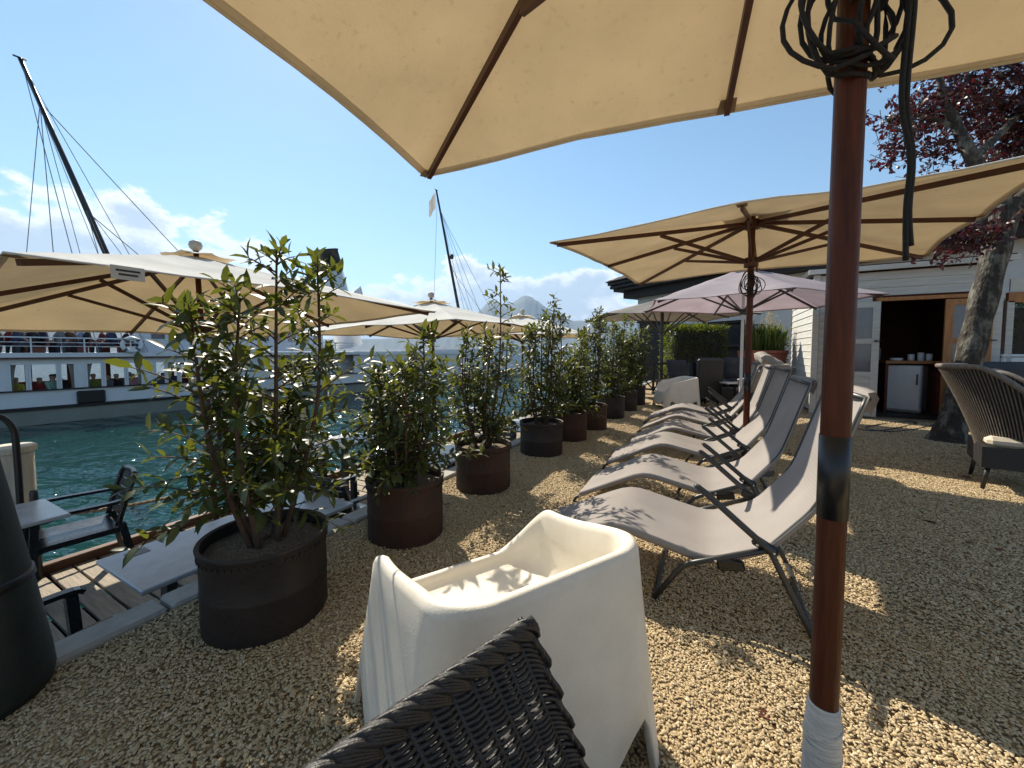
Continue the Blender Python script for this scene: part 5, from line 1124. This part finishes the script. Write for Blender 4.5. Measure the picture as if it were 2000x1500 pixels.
wt = thing('serving_stand', 'dark stand behind the charcoal sofa holding the white tub', 'stand', tuple(CW(1.277*6.4, 6.4)), YAW); m2 = MB(); m2.box((0, 0, .93), (.6, .4, .04)); m2.build('top', M['darktimber'], wt)
for x in (-.27, .27):
    for y in (-.17, .17): m2 = MB(); m2.box((x, y, .455), (.04, .04, .91)); m2.build('leg', M['darktimber'], wt)
tb = thing('storage_tub', 'white plastic tub with lid behind the charcoal sofa', 'tub', tuple(CW(1.277*6.4, 6.4, .95)), YAW); m2 = MB(); m2.box((0, 0, .075), (.40, .28, .15), bev=.02); m2.build('body', M['whitemetal'], tb); m2 = MB(); m2.box((0, 0, .17), (.44, .32, .045), bev=.015); m2.build('lid', M['whitemetal'], tb)

# ------------------------------------------------------------------ deck furniture
def plastic_chair():
    o = thing('plastic_armchair', '', 'chair', (0, 0, 0), 0, 'dark plastic armchairs on the deck')    # faces local +y
    m2 = MB(); rows = []
    for i in range(9):
        y = .24-.48*i/8; rows.append([(x*(1-.1*(i/8)), y, .43-.018*(1-(x/.25)**2)+.02*(1 if i == 0 else 0)*-1) for x in np.linspace(-.25, .25, 9)])
    m2.grid(rows); m2.grid([[(p[0], p[1], p[2]-.022) for p in r_] for r_ in rows][::-1]); 
    for e in (rows[0], rows[-1]): m2.grid([e, [(p[0], p[1], p[2]-.045) for p in e]])
    for sg in (0, -1): e = [r_[sg] for r_ in rows]; m2.grid([e, [(p[0], p[1], p[2]-.045) for p in e]])
    m2.build('seat', M['darkgreen'], o, smooth=True)
    def Bk(x, t): return Vector((x*(1+.06*math.sin(PI*t)), -.235-.10*t-.02*t*t-.035*math.cos(x*5.5)+.02, .44+.42*t))
    bf = MB()
    for s_ in (-1, 1): bf.tube([Bk(s_*.215, t) for t in np.linspace(0, .93, 9)]+[Bk(s_*.19, .985)], .021, 8)
    bf.tube([Bk(x, 1.0-.25*abs(x)**1.5) for x in np.linspace(-.19, .19, 9)], .022, 8); b_ = bf.build('back_frame', M['darkgreen'], o, smooth=True)
    for k in range(5):
        t0, t1 = .10+k*.175, .10+k*.175+.145; m2 = MB(); xs = np.linspace(-.205, .205, 9)
        m2.grid([[Bk(x, t0) for x in xs], [Bk(x, t1) for x in xs]]); m2.grid([[Bk(x, t1)+Vector((0, -.014, 0)) for x in xs], [Bk(x, t0)+Vector((0, -.014, 0)) for x in xs]]); m2.grid([[Bk(x, t1) for x in xs], [Bk(x, t1)+Vector((0, -.014, 0)) for x in xs]]); m2.build('back_slat', M['darkgreen'], b_, smooth=True)
    for s_ in (-1, 1):
        m2 = MB(); m2.bar((s_*.245, .22, .645), (s_*.275, .26, 0), .05, .045, up=(0, 1, 0)); m2.build('leg', M['darkgreen'], o)
        m2 = MB(); m2.bar((s_*.215, -.25, .46), (s_*.245, -.33, 0), .045, .05, up=(0, 1, 0)); m2.build('leg', M['darkgreen'], o)
        m2 = MB(); P = resample([(s_*.245, .27, .645), (s_*.25, .22, .665), (s_*.262, 0, .66), (s_*.25, -.20, .655), (s_*.222, -.32, .66)], 14); 
        for a_, c_ in zip(P[:-1], P[1:]): m2.bar(a_, c_+(c_-a_)*.05, .052, .024)
        m2.build('armrest', M['darkgreen'], o)
    return o
C0 = plastic_chair()
ch = [((-4.78, 1.08), R(172), 'dark plastic armchair beside the deck edge, facing the square table', 0), ((-2.76, .44), R(2), 'dark plastic armchair at the near end of the long deck table', 0), ((-2.98, 2.45), R(4), 'dark plastic armchair behind the low dense shrub', 0), ((-4.55, 2.85), R(0), 'dark plastic armchair by the deck edge past the tallest shrub', 0), ((-2.9, 4.85), R(-175), 'dark plastic armchair behind the shrub with the sparse leader', 0), ((-4.5, 4.5), R(178), 'dark plastic armchair near the mooring post side of the deck', 0), ((-2.85, 7.0), R(178), 'dark plastic armchair at the far table of the deck', 0)]
for i, ((x, y), rz, lb_, _) in enumerate(ch):
    if i == 0: C0.location = (x, y, DECK); C0.rotation_euler = (0, 0, rz); C0['label'] = lb_
    else: dup(C0, (x, y, DECK), rz, lb_)
def table(label, c_, sx, sy, rz=0):
    o = thing('deck_table', label, 'table', (c_[0], c_[1], DECK), rz, 'pale-topped tables on the deck')
    m2 = MB(); m2.box((0, 0, .715), (sx, sy, .028), bev=.006); m2.build('table_top', M['tabletop'], o)
    m2 = MB(); m2.box((0, 0, .70-.012), (sx*.8, sy*.8, .022)); m2.build('under_frame', M['black'], o)
    for s_ in (-1, 1):
        m2 = MB(); y = s_*(sy/2-.22 if sy > .8 else .0); 
        m2.box((0, y, .36), (.09, .05, .68)); m2.box((0, y, .02), (sx*.8, .06, .04), bev=.01); m2.build('leg', M['tube'], o)
        if sy <= .8: break
    return o
table('long pale table beside the kerb with a dark sticker at its corner', (-2.86, 1.44), .62, 1.30)
stt = MB(); stt.box((0, 0, 0), (.085, .10, .002)); ob = stt.build('sticker', mat('dark_sticker', (.10, .10, .11), .4, var=.6, scale=60)); ob.parent = [x for x in COL.objects if x.get('label', '').startswith('long pale table')][0]; ob.location = (-.21, -.50, .7305)
table('square pale table at the deck edge by the mooring post', (-4.58, .56), .62, .78)
table('pale table behind the rusty pot of the low dense shrub', (-2.86, 3.45), .62, 1.1)
table('pale table by the deck edge past the tallest shrub', (-4.5, 3.55), .62, .78)
table('pale table behind the slender shrub', (-2.86, 5.75), .62, 1.1)
table('pale table by the deck edge near the middle parasol', (-4.45, 6.6), .62, .78)
table('pale table at the far end of the deck beside the kerb', (-2.86, 7.9), .62, 1.1)

# ------------------------------------------------------------------ odds and ends
q = CW(-1.83, 1.23); m2 = MB(); m2.lathe([(.02, .0), (.17, .0), (.192, .012), (.20, .05), (.195, .12), (.155, .45), (.105, .82), (.08, 1.05), (.03, 1.12), (.0, 1.125)], (0, 0, 0), 36, cap=False)
col_ = thing('covered_heater', 'dark green tapered column standing on the gravel by the kerb', 'column', (q.x, q.y, 0)); smooth_angle(m2.build('cover', M['column'], col_), 60)
m2 = MB(); m2.lathe([(.15, .40), (.167, .405), (.164, .43), (.15, .435)], n=36); m2.build('strap', M['black'], col_, smooth=True)
hs_ = MB(); hp_ = [G(x, y, .012) for x, y in ((1640, 822), (1675, 838), (1720, 841), (1762, 834), (1790, 826), (1765, 824), (1720, 829), (1690, 836), (1740, 843), (1800, 836), (1860, 822), (1930, 818))]
hs_.tube(resample(hp_, 90), .012, 8); tag(hs_.build('garden_hose', M['tube'], smooth=True), 'dark hose lying in loops before the shed door', 'hose')
M['deadleaf'] = mat('dead_leaf', (0.13, 0.035, 0.02), 0.7, var=.4, scale=30); dme = bpy.data.meshes.new('fallen_leaf'); dme.from_pydata((leaf_t*np.array([1, 1.5, 1.6])).tolist(), [], leaf_f); dme.materials.append(M['deadleaf'])
for i, (x, y) in enumerate([(rl.uniform(900, 1980), rl.uniform(850, 1100)) for _ in range(16)]+[(rl.uniform(1100, 1950), rl.uniform(820, 900)) for _ in range(10)]+list(((1482, 1397), (1968, 1092), (1905, 1060), (930, 995), (985, 990), (880, 985), (1700, 880), (1735, 910), (1860, 905), (1900, 935), (1880, 930), (1215, 830), (1225, 836), (1680, 860)))):
    p = G(x, y, .014); o = bpy.data.objects.new('fallen_leaf', dme); COL.objects.link(o); o.location = p; s_ = .05+.02*(i % 3); o.scale = (s_, s_, s_); o.rotation_euler = (random.uniform(-.3, .3), random.uniform(-.3, .3), random.uniform(0, 6))
    tag(o, 'curled red-brown dead leaf lying on the gravel', 'leaf', 'dead leaves on the gravel')
